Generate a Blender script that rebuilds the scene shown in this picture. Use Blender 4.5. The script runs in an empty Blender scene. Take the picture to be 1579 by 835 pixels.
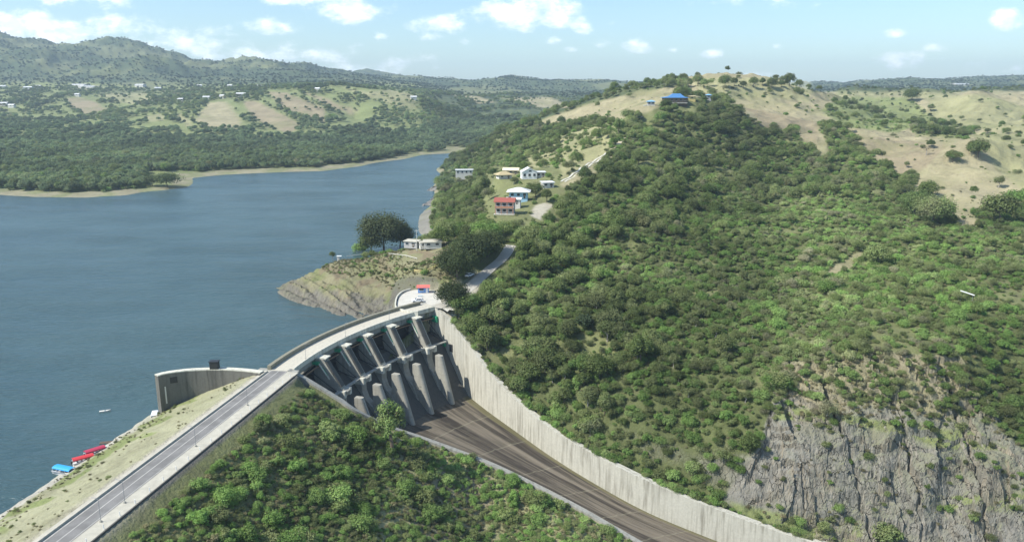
import bpy, math, random
import numpy as np
R_ = math.radians
sc = bpy.context.scene
COL = sc.collection
# ------------------------------------------------------------------ camera, world, sun, exposure
F = 1200.0; TH = R_(13.0); HC = 90.0; CX = 789.5; CY = 417.5
S_, C_ = math.sin(TH), math.cos(TH)
cam = bpy.data.objects.new('camera', bpy.data.cameras.new('camera')); COL.objects.link(cam)
cam.location = (0, 0, HC); cam.rotation_euler = (R_(90) - TH, 0, 0)
cam.data.sensor_width = 36; cam.data.lens = F / 1579 * 36
cam.data.clip_start = 1; cam.data.clip_end = 60000
sc.camera = cam
SUN_AZ = R_(-111)          # measured from +Y towards +X
SUN_EL = R_(47)
SKY = 0.12; SUN = 4.6; EXPO = 0.58
HAZE = 0.000105
sv = sc.view_settings
sv.view_transform = 'Standard'; sv.look = 'None'; sv.gamma = 1; sv.exposure = EXPO; sv.use_curve_mapping = False
sl = bpy.data.lights.new('sun', 'SUN'); sl.energy = SUN; sl.angle = R_(0.5); sl.color = (1, 0.95, 0.86)
so = bpy.data.objects.new('sun', sl); COL.objects.link(so); so.location = (-300, 100, 500)
so.rotation_euler = (R_(90) - SUN_EL, 0, -SUN_AZ + math.pi)
so.rotation_euler = (math.pi / 2 - SUN_EL, 0, math.pi - SUN_AZ)
sc.cycles.max_bounces = 6; sc.cycles.diffuse_bounces = 2; sc.cycles.glossy_bounces = 2
sc.cycles.transmission_bounces = 2; sc.cycles.transparent_max_bounces = 8; sc.cycles.volume_bounces = 0
sc.cycles.caustics_reflective = False; sc.cycles.caustics_refractive = False

def at(px, py, z=None, d=None):
    """world point seen at a photo position, at height z or at depth d"""
    v = (py - CY) / F; t = S_ + v * C_; h = C_ - v * S_
    if d is None: d = (HC - z) / t
    return ((px - CX) / F * d, h * d, HC - t * d)
def pix(X, Y, Z):
    d = Y * C_ + (HC - Z) * S_; v = ((HC - Z) * C_ - Y * S_) / d
    return X / d * F + CX, v * F + CY

class NT:
    def __init__(s, t): s.t = t; s.n = t.nodes; s.l = t.links
    def __call__(s, typ, **k):
        n = s.n.new(typ)
        for a, b in k.items():
            if a.startswith('i_'):
                q = a[2:]; q = int(q) if q.isdigit() else q
                if isinstance(b, bpy.types.NodeSocket): s.l.new(b, n.inputs[q])
                else: n.inputs[q].default_value = b
            else: setattr(n, a, b)
        return n
    def math(s, op, a, b=0.0, c=None, clamp=False):
        n = s.n.new('ShaderNodeMath'); n.operation = op; n.use_clamp = clamp
        for i, x in enumerate((a, b, c)):
            if x is None: continue
            if isinstance(x, (int, float)): n.inputs[i].default_value = x
            else: s.l.new(x, n.inputs[i])
        return n.outputs[0]
    def mapr(s, v, a, b, c=0.0, d=1.0, smooth=True):
        n = s.n.new('ShaderNodeMapRange'); n.interpolation_type = 'SMOOTHSTEP' if smooth else 'LINEAR'
        s.l.new(v, n.inputs[0])
        for i, x in enumerate((a, b, c, d)): n.inputs[i + 1].default_value = x
        return n.outputs[0]
    def mix(s, f, a, b, mode='MIX'):
        n = s.n.new('ShaderNodeMix'); n.data_type = 'RGBA'; n.blend_type = mode
        for sock, x in ((n.inputs[0], f), (n.inputs[6], a), (n.inputs[7], b)):
            if isinstance(x, bpy.types.NodeSocket): s.l.new(x, sock)
            elif isinstance(x, (int, float)): sock.default_value = x
            else: sock.default_value = (*x, 1) if len(x) == 3 else x
        return n.outputs[2]
    def noise(s, vec, scale, detail=4, rough=.55, dist=0.0):
        n = s('ShaderNodeTexNoise', i_Scale=scale, i_Detail=detail, i_Roughness=rough, i_Distortion=dist)
        s.l.new(vec, n.inputs['Vector']); return n.outputs['Fac']
    def scaled(s, vec, x, y, z):
        n = s('ShaderNodeVectorMath', operation='MULTIPLY', i_0=vec); n.inputs[1].default_value = (x, y, z); return n.outputs[0]
    def bump(s, h, strength, dist):
        return s('ShaderNodeBump', i_Strength=strength, i_Distance=dist, i_Height=h).outputs[0]

# world: sky with small fair-weather clouds placed by direction
w = bpy.data.worlds.new('World'); sc.world = w; w.use_nodes = True
g = NT(w.node_tree); w.node_tree.nodes.clear()
sky = g('ShaderNodeTexSky', sky_type='NISHITA', sun_disc=False, sun_elevation=SUN_EL, sun_rotation=SUN_AZ,
        altitude=100, air_density=1.0, dust_density=0.7, ozone_density=1.3)
tc = g('ShaderNodeTexCoord').outputs['Generated']
sep = g('ShaderNodeSeparateXYZ', i_0=tc)
ty = g.math('MAXIMUM', sep.outputs[1], 0.05)
az = g.math('DIVIDE', sep.outputs[0], ty); el = g.math('DIVIDE', sep.outputs[2], ty)
cxy = g('ShaderNodeCombineXYZ', i_0=az, i_1=g.math('MULTIPLY', el, 1.8)).outputs[0]
nz = g.noise(cxy, 22, 7, .62); nz2 = g.noise(cxy, 5, 4, .6)
CL = [  # photo position, half sizes in px, weight
 (150, -2, 75, 14, .9), (540, 12, 62, 20, 1), (470, 0, 60, 10, .9), (420, 40, 48, 15, .95), (672, 38, 42, 14, 1), (665, 55, 22, 9, .9),
 (810, 18, 75, 26, 1.15), (785, 35, 30, 14, 1.0), (900, 38, 18, 15, 1), (940, 36, 9, 7, .85), (585, 56, 14, 8, .9), (850, 62, 16, 7, .7),
 (984, 72, 26, 12, .95), (928, 66, 15, 8, .9), (878, 77, 13, 5, .85), (817, 78, 9, 5, .75), (1040, 76, 12, 6, .8), (1098, 83, 18, 7, .95),
 (1090, 31, 12, 6, .7), (1376, 53, 22, 8, 1), (1440, 72, 22, 8, .9), (1400, 92, 46, 16, .72), (1555, 29, 32, 15, 1.15), (1205, 73, 13, 5, .7),
 (1170, 4, 110, 12, .62), (1560, 108, 60, 12, .6), (1170, 115, 50, 6, .55), (110, 50, 130, 24, 1.0), (30, 40, 60, 26, 1.05), (230, 70, 150, 30, .88), (320, 52, 60, 14, .8), (520, 90, 60, 16, .75),
 (400, 90, 150, 28, .82), (560, 104, 130, 18, .75), (715, 66, 10, 6, .6), (402, 75, 30, 12, .75)]
fld = None
for (px, py, hx, hy, wt) in CL:
    x, y, z = at(px, py, d=1.0); a0 = x / y; e0 = (z - HC) / y
    dx = g.math('MULTIPLY', g.math('SUBTRACT', az, a0), F * .95 / hx); dy = g.math('MULTIPLY', g.math('SUBTRACT', el, e0), F / hy)
    q = g.math('ADD', g.math('MULTIPLY', dx, dx), g.math('MULTIPLY', dy, dy))
    m = g.math('MULTIPLY', g.math('SUBTRACT', 1.0, g.math('MULTIPLY', q, .45)), wt)
    fld = m if fld is None else g.math('MAXIMUM', fld, m)
fld = g.math('MAXIMUM', fld, -1.0)
hi = g.mapr(el, .11, .3, 0, .75)                    # more cloud overhead, out of frame
fld = g.math('MAXIMUM', fld, g.math('MULTIPLY', hi, g.math('ADD', nz2, .1)))
dens = g.math('ADD', fld, g.math('MULTIPLY', g.math('SUBTRACT', nz, .5), 2.6))
mask = g.mapr(dens, .45, 1.15)
mask = g.math('MULTIPLY', mask, g.mapr(dens, .3, 1.5, .45, .93))
shade = g.mapr(g.noise(cxy, 40, 4, .5), .35, .65)
ccol = g.mix(shade, (7.4, 8.1, 8.9), (10.5, 10.6, 10.8))
skyc = g.mix(1.0, sky.outputs[0], (0.84, 0.98, 1.06), 'MULTIPLY')
out = g.mix(mask, skyc, ccol)
bg = g('ShaderNodeBackground', i_0=out, i_Strength=SKY)
wo = g('ShaderNodeOutputWorld'); g.l.new(bg.outputs[0], wo.inputs[0])

# ------------------------------------------------------------------ materials
def new_mat(name):
    m = bpy.data.materials.new(name); m.use_nodes = True; m.node_tree.nodes.clear()
    g = NT(m.node_tree); p = g('ShaderNodeBsdfPrincipled'); o = g('ShaderNodeOutputMaterial'); g.l.new(p.outputs[0], o.inputs[0])
    return m, g, p
def pos(g): return g('ShaderNodeNewGeometry').outputs['Position']
def objc(g): return g('ShaderNodeTexCoord').outputs['Object']
def plain(name, col, rough=.6, var=.25, scale=1.5, metal=0, bump=0.0):
    m, g, p = new_mat(name); v = objc(g)
    n = g.noise(v, scale, 5, .6); n2 = g.noise(v, scale * 7, 3, .6)
    f = g.math('ADD', g.math('MULTIPLY', g.math('SUBTRACT', n, .5), 2 * var), g.math('MULTIPLY', g.math('SUBTRACT', n2, .5), var))
    k = g.math('ADD', 1.0, f)
    c = g('ShaderNodeVectorMath', operation='SCALE', i_0=tuple(col)); g.l.new(k, c.inputs['Scale'])
    g.l.new(c.outputs[0], p.inputs['Base Color']); p.inputs['Roughness'].default_value = rough; p.inputs['Metallic'].default_value = metal
    if bump: g.l.new(g.bump(n2, .5, bump), p.inputs['Normal'])
    return m
def concrete(name, col, stain=(.09, .085, .07), amount=.6, joints=False):
    m, g, p = new_mat(name); v = pos(g)
    big = g.noise(v, .12, 5, .6); fine = g.noise(v, 1.6, 5, .65)
    streak = g.noise(g.scaled(v, 1.1, 1.1, .07), 1.0, 5, .65)
    s = g.mapr(streak, .42, .68, 0, 1); s = g.math('MULTIPLY', s, g.mapr(big, .3, .62, .25, 1)); s = g.math('MULTIPLY', s, amount)
    c = g.mix(s, col, stain)
    c = g.mix(g.mapr(fine, .3, .7, 0, .35), c, tuple(x * .62 for x in col))
    wb = g('ShaderNodeSeparateXYZ', i_0=v).outputs[2]
    if joints:
        fr = g.math('FRACT', g.math('MULTIPLY', wb, .4)); ln = g.math('LESS_THAN', fr, .05)
        c = g.mix(g.math('MULTIPLY', ln, .28), c, (.12, .11, .1))
    g.l.new(c, p.inputs['Base Color']); p.inputs['Roughness'].default_value = .85
    g.l.new(g.bump(fine, .35, .12), p.inputs['Normal'])
    return m
M = {}
M['conc'] = concrete('weathered_concrete', (.33, .325, .285))
M['conc_pier'] = concrete('pier_concrete', (.345, .335, .285), (.15, .14, .115), .55, True)
M['wall_conc'] = concrete('lake_wall_concrete', (.155, .15, .13), (.05, .048, .042), .8, True)
M['conc_white'] = concrete('pale_concrete', (.60, .59, .50), (.22, .2, .15), .6)
M['chute_side'] = concrete('stained_pale_concrete', (.50, .485, .41), (.17, .155, .115), .8)
M['conc_dark'] = concrete('shade_and_stain_concrete', (.085, .083, .072), (.05, .05, .045), .8)  # crest tone darkened to paint in the bay shadow; also on stained strips, kerb
M['parapet'] = concrete('parapet_concrete', (.24, .23, .17), (.12, .12, .08), .5)
M['deck'] = concrete('deck_concrete', (.52, .49, .40), (.3, .29, .25), .5)
M['white'] = plain('white_paint', (.78, .78, .76), .5, .12)
M['offwhite'] = plain('old_white_wall', (.62, .6, .55), .7, .2)
M['black'] = plain('black_steel', (.02, .022, .025), .5, .3)
M['steel'] = plain('grey_steel', (.25, .26, .27), .45, .25)
M['rust'] = plain('rusty_steel', (.2, .13, .08), .7, .35)
M['green'] = plain('green_machine_paint', (.02, .26, .13), .5, .3)
M['red'] = plain('red_canvas', (.5, .035, .04), .6, .2)
M['dkred'] = plain('faded_maroon_canvas', (.38, .03, .07), .65, .2)
M['blue'] = plain('blue_canvas', (.03, .33, .72), .55, .18)
M['boat_white'] = plain('boat_hull_white', (.72, .73, .73), .35, .15)
M['boat_in'] = plain('boat_inside', (.2, .25, .28), .6, .4)
M['glass'] = plain('dark_window_glass', (.03, .04, .05), .15, .2)
M['tile'] = plain('red_roof_sheet', (.3, .085, .06), .6, .2)
M['metalroof'] = plain('pale_roof_sheet', (.68, .68, .66), .4, .12)
M['bluewall'] = plain('pale_blue_wall', (.35, .55, .68), .7, .15)
M['blueroof'] = plain('blue_roof_sheet', (.07, .2, .42), .45, .22, .5)
M['lightblueroof'] = plain('sky_blue_roof_sheet', (.2, .42, .62), .45, .15)
M['thatch'] = plain('yellowed_thatch', (.42, .35, .2), .9, .3, 2)
M['thatch2'] = plain('cream_tarpaulin', (.66, .58, .42), .8, .2, 2)
M['brick'] = plain('orange_brick', (.42, .2, .12), .85, .3, 3)
M['greywall'] = plain('grey_render', (.4, .39, .38), .8, .2)
M['yellow'] = plain('yellow_pipe_paint', (.62, .5, .2), .5, .2)
M['car_white'] = plain('white_car_paint', (.75, .76, .77), .25, .05)
M['tyre'] = plain('tyre_rubber', (.02, .02, .02), .8, .2)
M['bark'] = plain('bark', (.13, .1, .075), .9, .4, 3)
M['palebark'] = plain('pale_bark', (.32, .29, .25), .9, .3, 3)
M['kioskblue'] = plain('kiosk_blue', (.12, .28, .6), .5, .2)
M['kioskred'] = plain('kiosk_red', (.7, .15, .12), .5, .15)
M['dryleaf'] = None

def leaf_mat(name, ramp, tip=(.16, .19, .05)):
    m, g, p = new_mat(name)
    oi = g('ShaderNodeObjectInfo').outputs['Random']; v = pos(g)
    big = g.math('ADD', g.math('MULTIPLY', g.noise(v, .014, 3, .6), .6), g.math('MULTIPLY', g.noise(v, .07, 3, .6), .4))
    cr = g('ShaderNodeValToRGB'); el_ = cr.color_ramp.elements
    while len(el_) > 1: el_.remove(el_[-1])
    for i, (t, c) in enumerate(ramp):
        e = el_[0] if i == 0 else el_.new(t); e.position = t; e.color = (*c, 1)
    f = g.math('ADD', g.math('MULTIPLY', oi, .5), g.math('MULTIPLY', g.mapr(big, .38, .62), .5))
    g.l.new(f, cr.inputs[0])
    at_ = g('ShaderNodeAttribute', attribute_name='lv').outputs['Fac']
    c = g.mix(g.mapr(at_, .0, 1, 0, .35), cr.outputs[0], tip)
    hv = g.math('FRACT', g.math('MULTIPLY', oi, 17.3)); k = g.math('ADD', .70, g.math('MULTIPLY', hv, .6)); k = g.math('MULTIPLY', k, g.mapr(g.noise(v, .0085, 4, .62), .36, .64, .72, 1.3))
    cs = g('ShaderNodeVectorMath', operation='SCALE', i_0=c); g.l.new(k, cs.inputs['Scale'])
    d = g('ShaderNodeBsdfDiffuse', i_0=cs.outputs[0]); t = g('ShaderNodeBsdfTranslucent', i_0=cs.outputs[0])
    gl = g('ShaderNodeBsdfGlossy', i_1=.5); gl.inputs[0].default_value = (.8, .85, .9, 1)
    mx = g('ShaderNodeMixShader', i_0=.36, i_1=d.outputs[0], i_2=t.outputs[0])
    mx2 = g('ShaderNodeMixShader', i_0=.008, i_1=mx.outputs[0], i_2=gl.outputs[0])
    g.l.new(mx2.outputs[0], g.n['Material Output'].inputs[0]); g.n.remove(p)
    return m
M['leaf'] = leaf_mat('broadleaf_foliage', [(0, (0.096, 0.140, 0.045)), (.3, (0.145, 0.205, 0.064)), (.55, (0.203, 0.238, 0.100)), (.75, (0.127, 0.231, 0.057)), (.9, (0.272, 0.287, 0.134)), (1, (0.237, 0.213, 0.143))])
M['leaf_olive'] = leaf_mat('olive_foliage', [(0, (0.154, 0.194, 0.083)), (.35, (0.235, 0.266, 0.121)), (.65, (0.182, 0.239, 0.083)), (.85, (0.306, 0.304, 0.186)), (1, (0.360, 0.330, 0.222))])
M['leaf_bush'] = leaf_mat('bush_foliage', [(0, (0.102, 0.198, 0.053)), (.3, (0.162, 0.283, 0.073)), (.6, (0.211, 0.320, 0.103)), (.82, (0.270, 0.310, 0.143)), (1, (0.336, 0.328, 0.204))], (0.336, 0.431, 0.122))
M['leaf_dry'] = leaf_mat('dry_scrub_foliage', [(0, (0.192, 0.180, 0.096)), (.5, (0.240, 0.228, 0.120)), (1, (0.288, 0.252, 0.156))], (0.336, 0.300, 0.168))
M['leaf_far'] = leaf_mat('lakeside_wood_foliage', [(0, (0.112, 0.162, 0.076)), (.5, (0.158, 0.218, 0.099)), (1, (0.196, 0.229, 0.119))], (0.223, 0.286, 0.140))

M['leaf_dark'] = leaf_mat('dark_shade_foliage', [(0, (0.050, 0.073, 0.031)), (.5, (0.073, 0.099, 0.040)), (1, (0.099, 0.116, 0.053))], (0.121, 0.149, 0.055))
M['leaf_mt'] = leaf_mat('mountain_foliage', [(0, (.045, .07, .036)), (.5, (.06, .09, .045)), (1, (.085, .105, .05))], (.09, .12, .055))

# ------------------------------------------------------------------ mesh helpers
def tag(o, label=None, cat=None, group=None, kind=None):
    if label: o['label'] = label
    if cat: o['category'] = cat
    if group: o['group'] = group
    if kind: o['kind'] = kind
    return o
def link(name, me, mat=None, parent=None):
    o = bpy.data.objects.new(name, me); COL.objects.link(o)
    if mat is not None and me is not None:
        for x in (mat if isinstance(mat, (list, tuple)) else [mat]): me.materials.append(x)
    if parent is not None: o.parent = parent
    return o
def empty(name, loc, rz=0.0):
    o = bpy.data.objects.new(name, None); COL.objects.link(o); o.location = loc; o.rotation_euler = (0, 0, rz); o.empty_display_size = 1
    return o
def np_mesh(name, V, Fq, smooth=False):
    me = bpy.data.meshes.new(name); V = np.asarray(V, dtype=np.float32); Fq = np.asarray(Fq, dtype=np.int32)
    me.vertices.add(len(V)); me.vertices.foreach_set('co', V.ravel())
    n, k = Fq.shape
    me.loops.add(n * k); me.loops.foreach_set('vertex_index', Fq.ravel())
    me.polygons.add(n); me.polygons.foreach_set('loop_start', np.arange(0, n * k, k, dtype=np.int32))
    me.polygons.foreach_set('loop_total', np.full(n, k, dtype=np.int32))
    if smooth: me.polygons.foreach_set('use_smooth', np.ones(n, dtype=bool))
    me.update(calc_edges=True); return me
class MB:
    def __init__(s): s.v = []; s.f = []
    def add(s, V, Fs):
        b = len(s.v); s.v += [tuple(p) for p in V]; s.f += [tuple(i + b for i in f) for f in Fs]; return s
    def box(s, c, d, rz=0.0, taper=1.0):
        hx, hy, hz = d[0] / 2, d[1] / 2, d[2] / 2; ca, sa = math.cos(rz), math.sin(rz); V = []
        for z, k in ((-hz, 1), (hz, taper)):
            for x, y in ((-hx, -hy), (hx, -hy), (hx, hy), (-hx, hy)):
                x, y = x * k, y * k; V.append((c[0] + x * ca - y * sa, c[1] + x * sa + y * ca, c[2] + z))
        return s.add(V, [(3, 2, 1, 0), (4, 5, 6, 7), (0, 1, 5, 4), (1, 2, 6, 5), (2, 3, 7, 6), (3, 0, 4, 7)])
    def tube(s, P, r, n=8):
        P = [np.array(p, float) for p in P]; rs = r if isinstance(r, (list, tuple)) else [r] * len(P); rings = []
        for i, p in enumerate(P):
            t = P[min(i + 1, len(P) - 1)] - P[max(i - 1, 0)]; t /= (np.linalg.norm(t) + 1e-9)
            a = np.cross(t, (0, 0, 1) if abs(t[2]) < .9 else (1, 0, 0)); a /= np.linalg.norm(a); b = np.cross(t, a)
            rings.append([p + rs[i] * (math.cos(q) * a + math.sin(q) * b) for q in np.linspace(0, 2 * math.pi, n, endpoint=False)])
        return s.loft(rings)
    def loft(s, rings, cap=True, closed=True):
        n = len(rings[0]); V = [p for r in rings for p in r]; Fs = []
        for i in range(len(rings) - 1):
            for j in range(n if closed else n - 1):
                k = (j + 1) % n; Fs.append((i * n + j, i * n + k, (i + 1) * n + k, (i + 1) * n + j))
        if cap: Fs.append(tuple(reversed(range(n)))); Fs.append(tuple((len(rings) - 1) * n + j for j in range(n)))
        return s.add(V, Fs)
    def build(s, name, mat, parent=None, world=False, bevel=0.0, smooth=False):
        me = bpy.data.meshes.new(name); V = s.v
        if world and parent is not None:
            l = parent.location; V = [(x - l[0], y - l[1], z - l[2]) for x, y, z in V]
        me.from_pydata(V, [], s.f); me.update()
        import bmesh
        bm = bmesh.new(); bm.from_mesh(me); bmesh.ops.recalc_face_normals(bm, faces=bm.faces)
        if bevel: bmesh.ops.bevel(bm, geom=list(bm.edges), offset=bevel, segments=1, affect='EDGES', clamp_overlap=True)
        bm.to_mesh(me); bm.free()
        if smooth:
            for p in me.polygons: p.use_smooth = True
        return link(name, me, mat, parent)
def bx(name, c, d, mat, parent=None, rz=0.0, bevel=0.0, taper=1.0): return MB().box(c, d, rz, taper).build(name, mat, parent, bevel=bevel)

# ------------------------------------------------------------------ noise
def hsh(ix, iy, seed):
    h = (ix.astype(np.int64) * 374761393 + iy.astype(np.int64) * 668265263 + seed * 1442695041) & 0xffffffff
    h = ((h ^ (h >> 13)) * 1274126177) & 0xffffffff
    return ((h ^ (h >> 16)) & 0xffffff) / float(0xffffff)
def perlin(x, y, seed=0):
    x0 = np.floor(x); y0 = np.floor(y); fx = x - x0; fy = y - y0; u = fx * fx * fx * (fx * (fx * 6 - 15) + 10); v = fy * fy * fy * (fy * (fy * 6 - 15) + 10)
    def gr(i, j):
        a = hsh(x0 + i, y0 + j, seed) * 2 * np.pi; return np.cos(a) * (fx - i) + np.sin(a) * (fy - j)
    a = gr(0, 0) * (1 - u) + gr(1, 0) * u; b = gr(0, 1) * (1 - u) + gr(1, 1) * u
    return (a * (1 - v) + b * v) * 1.5
def fbm(x, y, wl, oct=4, seed=0, gain=.5, ridged=False):
    s = np.zeros_like(x); a = 1.0; tot = 0
    for o in range(oct):
        n = perlin(x / wl, y / wl, seed + o * 7)
        if ridged: n = 1 - 2 * np.abs(n)
        s += a * n; tot += a; a *= gain; wl *= .5
    return s / tot
def sstep(a, b, x):
    t = np.clip((x - a) / (b - a), 0, 1); return t * t * (3 - 2 * t)

# ------------------------------------------------------------------ dam geometry (plan)
AC = np.array([55.43, 192.5]); AR = 120.0                    # centre and radius of the curved spillway crest
def pol(phi, u): return AC + (AR - u) * np.array([math.cos(phi), math.sin(phi)])
PHL = math.atan2(212 - AC[1], -63.4 - AC[0]); PHR = math.atan2(277.6 - AC[1], -28.8 - AC[0])
TOPS = [(498, 554), (532, 535), (564, 519), (598, 504), (637, 491)]
PPH = [math.atan2(at(*p, z=10)[1] - AC[1], at(*p, z=10)[0] - AC[0]) for p in TOPS]
# road along the embankment crest
ZC = 12.0
eA = np.array(at(65, 833, z=ZC)[:2]); eB = np.array(at(413, 573, z=ZC)[:2])
rd = (eB - eA) / np.linalg.norm(eB - eA); rn = np.array([rd[1], -rd[0]])     # rn points downstream (right)
def road_pt(s, off, z=ZC): p = eA + rd * s + rn * off; return (p[0], p[1], z)
LEN_AB = np.linalg.norm(eB - eA)
# chute side lines (x, y, floor z)
RS = [pol(PHR, u) for u in (-1, 4, 9, 14, 18)]; LS = [pol(PHL, u) for u in (-1, 4, 9, 14, 18)]
ZS = [3.0, 1.0, -6.0, -13.5, -17.0]
RS += [np.array(p) for p in ((-9, 254), (1.5, 240), (12.4, 226.8), (25, 215), (39.6, 204), (57.7, 193.7), (78, 183), (102, 172))]
LS += [np.array(p) for p in ((-37, 211), (-27, 212), (-15, 210), (0, 205), (16, 196), (33.5, 184.5), (54, 173), (78, 161))]
ZS += [-18.5, -20.3, -22.6, -25.6, -29, -32, -35.5, -39.5]
def resample(P, n):
    P = np.array(P, float); d = np.r_[0, np.cumsum(np.hypot(*np.diff(P[:, :2], axis=0).T))]
    # smooth by Catmull-Rom on index
    t = np.linspace(0, len(P) - 1, n); o = []
    for q in t:
        i = min(int(q), len(P) - 2); f = q - i; p0 = P[max(i - 1, 0)]; p1 = P[i]; p2 = P[i + 1]; p3 = P[min(i + 2, len(P) - 1)]
        o.append(.5 * ((2 * p1) + (-p0 + p2) * f + (2 * p0 - 5 * p1 + 4 * p2 - p3) * f * f + (-p0 + 3 * p1 - 3 * p2 + p3) * f ** 3))
    return np.array(o)
NR = 97
RC = resample([(*p, z) for p, z in zip(RS, ZS)], NR); LC = resample([(*p, z) for p, z in zip(LS, ZS)], NR)
def top_from_line(P, line):
    lx = [p[0] for p in line]; ly = [p[1] for p in line]; o = []
    for x, y, fz in P:
        best = None
        for z in np.arange(14, -36, -.1):
            a, b = pix(x, y, z)
            if a < lx[0]: best = 12.6; break
            if b >= np.interp(a, lx, ly): best = z; break
        o.append(best if best is not None else fz + 7)
    return np.array(o)
RT = top_from_line(RC, [(668, 473), (680, 484), (705, 508), (730, 540), (770, 598), (850, 664), (950, 720), (1100, 786), (1240, 833), (1350, 868)])
RT = np.clip(np.convolve(np.r_[[RT[0]] * 6, RT, [RT[-1]] * 6], np.ones(13) / 13, 'valid'), RC[:, 2] + 6.5, 12.6)
LT = top_from_line(LC, [(450, 570), (470, 580), (505, 601), (560, 636), (600, 656), (640, 669), (700, 690), (760, 713), (820, 742), (880, 772), (985, 831), (1100, 900)])
LT = np.convolve(np.r_[[LT[0]] * 3, LT, [LT[-1]] * 3], np.ones(7) / 7, 'valid'); LT = np.maximum(LT, LC[:, 2] + 5)
LT = np.minimum(LT, 12.0)

# ------------------------------------------------------------------ terrain
TP = []   # control points x, y, z
def cz(*L):
    for px, py, z in L: TP.append(at(px, py, z=z))
def cd(*L):
    for px, py, d in L: TP.append(at(px, py, d=d))
def cw(*L):
    for p in L: TP.append(p)
# headland and shore
cz((430,449,0),(470,468,0),(520,482,0),(565,489,0),(600,486,0),(480,445,3.6),(520,455,3.8),(560,440,6.2),(560,465,2.4),(600,445,6.8),(590,464,3.2),(600,430,10),
   (450,432,3),(523,400,10),(490,412,7.5),(560,415,10.2),(600,400,13.5),(600,415,11.5),(625,425,14.5),(645,420,17.5),(660,412,18.5),(690,415,18),(640,385,17),(590,390,14.5),(680,390,18.5),
   (615,468,12),(650,450,12),(690,450,13),(730,435,14.5),(770,400,20),(790,378,24))
cw((-80,395,-3),(-60,425,-2),(-100,370,-3),(-130,345,-7),(-45,440,2),(-55,470,-3))
cz((700,345,11),(670,350,4),(665,318,0),(667,290,0),(690,268,1),(735,240,1),(700,325,9),(720,290,10),(750,252,11),(740,340,17))
cd((780,328,400),(805,297,446),(815,272,500),(770,277,530),(850,292,450),(870,280,465),(935,240,530),(965,210,600),(1000,178,660),(1040,160,700),(1090,163,715))
cd((850,250,590),(880,222,690),(930,213,650),(800,240,760),(760,212,1000),(830,200,900),(900,192,850),(900,166,960),(860,180,960),(980,145,960),(1050,137,1000),(940,156,960),(960,180,850))
cd((1100,133,920),(1160,135,960),(1200,137,1000),(1240,147,1060),(1130,150,860),(1180,158,880))
cd((1150,190,700),(1000,200,640),(1000,250,530),(900,300,440),(1000,300,460),(1100,250,590),(1100,300,500),(1100,200,680),(1200,250,620),(900,350,385),(1000,350,395),(1100,350,420),(1200,300,520),
   (1000,400,345),(900,400,338),(820,400,330),(1100,400,360),(1200,400,372),(1200,350,440),(850,450,308),(950,450,305),(1050,450,308),(1150,450,312),
   (800,500,290),(900,500,284),(1000,500,280),(1100,500,277),(1200,500,274),(1300,500,270),(1400,500,268),(1500,500,268),(1600,500,270),(1300,450,305),(1400,450,300),(1500,450,298),(1600,450,300),
   (750,520,284),(720,480,290),(770,570,264),(800,600,256),(850,630,250),(900,600,252),(1000,600,246),(1100,600,242),(1170,600,240),(900,660,243),(1000,680,231),(1100,700,223),(1100,755,219),(1180,790,214),(1000,735,229),
   (900,550,268),(1000,550,262),(1100,550,258),(1200,545,254),(800,550,272))
cd((1250,222,650),(1300,300,490),(1250,300,510),(1380,330,450),(1400,350,430),(1300,350,430),(1500,350,420),(1600,350,420),(1300,400,360),(1400,400,350),(1500,400,350),(1600,400,352),(1480,335,445),(1410,300,500),(1450,280,540),
   (1500,250,575),(1508,238,600),(1470,248,590),(1560,255,590),(1620,260,590),(1540,300,500),(1620,300,500),(1390,255,620),(1340,250,640),(1350,222,720),(1300,190,800),(1200,176,850),(1150,170,860),(1260,195,790),
   (1500,218,780),(1430,222,760),(1579,222,760),(1650,215,800),(1400,203,900),(1450,205,920),(1579,205,900),(1680,200,900),(1440,183,1050),(1515,147,1120),(1480,163,1090),(1550,160,1100),(1590,182,1040),(1700,175,1100),
   (1350,165,1250),(1350,185,1050),(1300,160,1200),(1280,150,1400),(1420,150,1500),(1330,143,1600),(1480,143,1700),(1600,143,1600),(1700,140,1700))
# cliff with a bench half-way
for px, yb, zb, yl, dl, yu, dbn, yt, dt in ((1170,790,-25,690,219,670,224,590,238),(1240,835,-31,658,221,640,228,566,239),(1300,850,-33,655,220,640,227,560,237),(1370,860,-33,668,218,650,226,548,238),(1450,870,-34,690,215,672,224,560,236),(1530,880,-34,705,214,690,222,640,228),(1600,890,-34,760,212,720,218,680,226),(1700,890,-34,800,210,700,220,640,232)):
    cz((px, yb, zb)); cd((px, (yb + yl) / 2, 216.5 if px < 1500 else 213), (px, yl, dl), (px, yu, dbn), (px, (yu + yt) / 2, (dbn + dt) / 2 - 1), (px, yt, dt))
cd((1560,600,246),(1579,560,252),(1480,540,246),(1660,560,252))
cw((100,150,-42),(140,160,-38),(180,165,-36),(60,140,-38),(40,110,-38),(120,110,-44),(180,110,-44),(60,70,-40),(150,60,-46),(0,60,-36))
# embankment foot / left bank of the chute
cz((500,835,-11),(620,835,-17),(750,835,-20),(900,815,-21),(640,760,-14),(560,700,-7),(700,720,-14),(640,690,-9),(820,770,-19),(400,800,-3),(480,650,4))
cw((-40,130,-16),(-20,100,-26),(-50,90,-14),(10,150,-26),(-5,130,-26))
# lake bed
cw((-120,260,-12),(-200,400,-14),(-300,550,-14),(-400,450,-14),(-200,250,-14),(-150,600,-12),(-120,800,-8),(-90,1000,-6),(-300,690,-8),(-160,200,-12),(-200,100,-14),(-105,300,-10),(-80,250,-12),(-75,290,-8),(-700,500,-14),(-500,650,-10),(-95,500,-8),(-110,560,-10),(-90,700,-6),(-110,440,-8))
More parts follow.
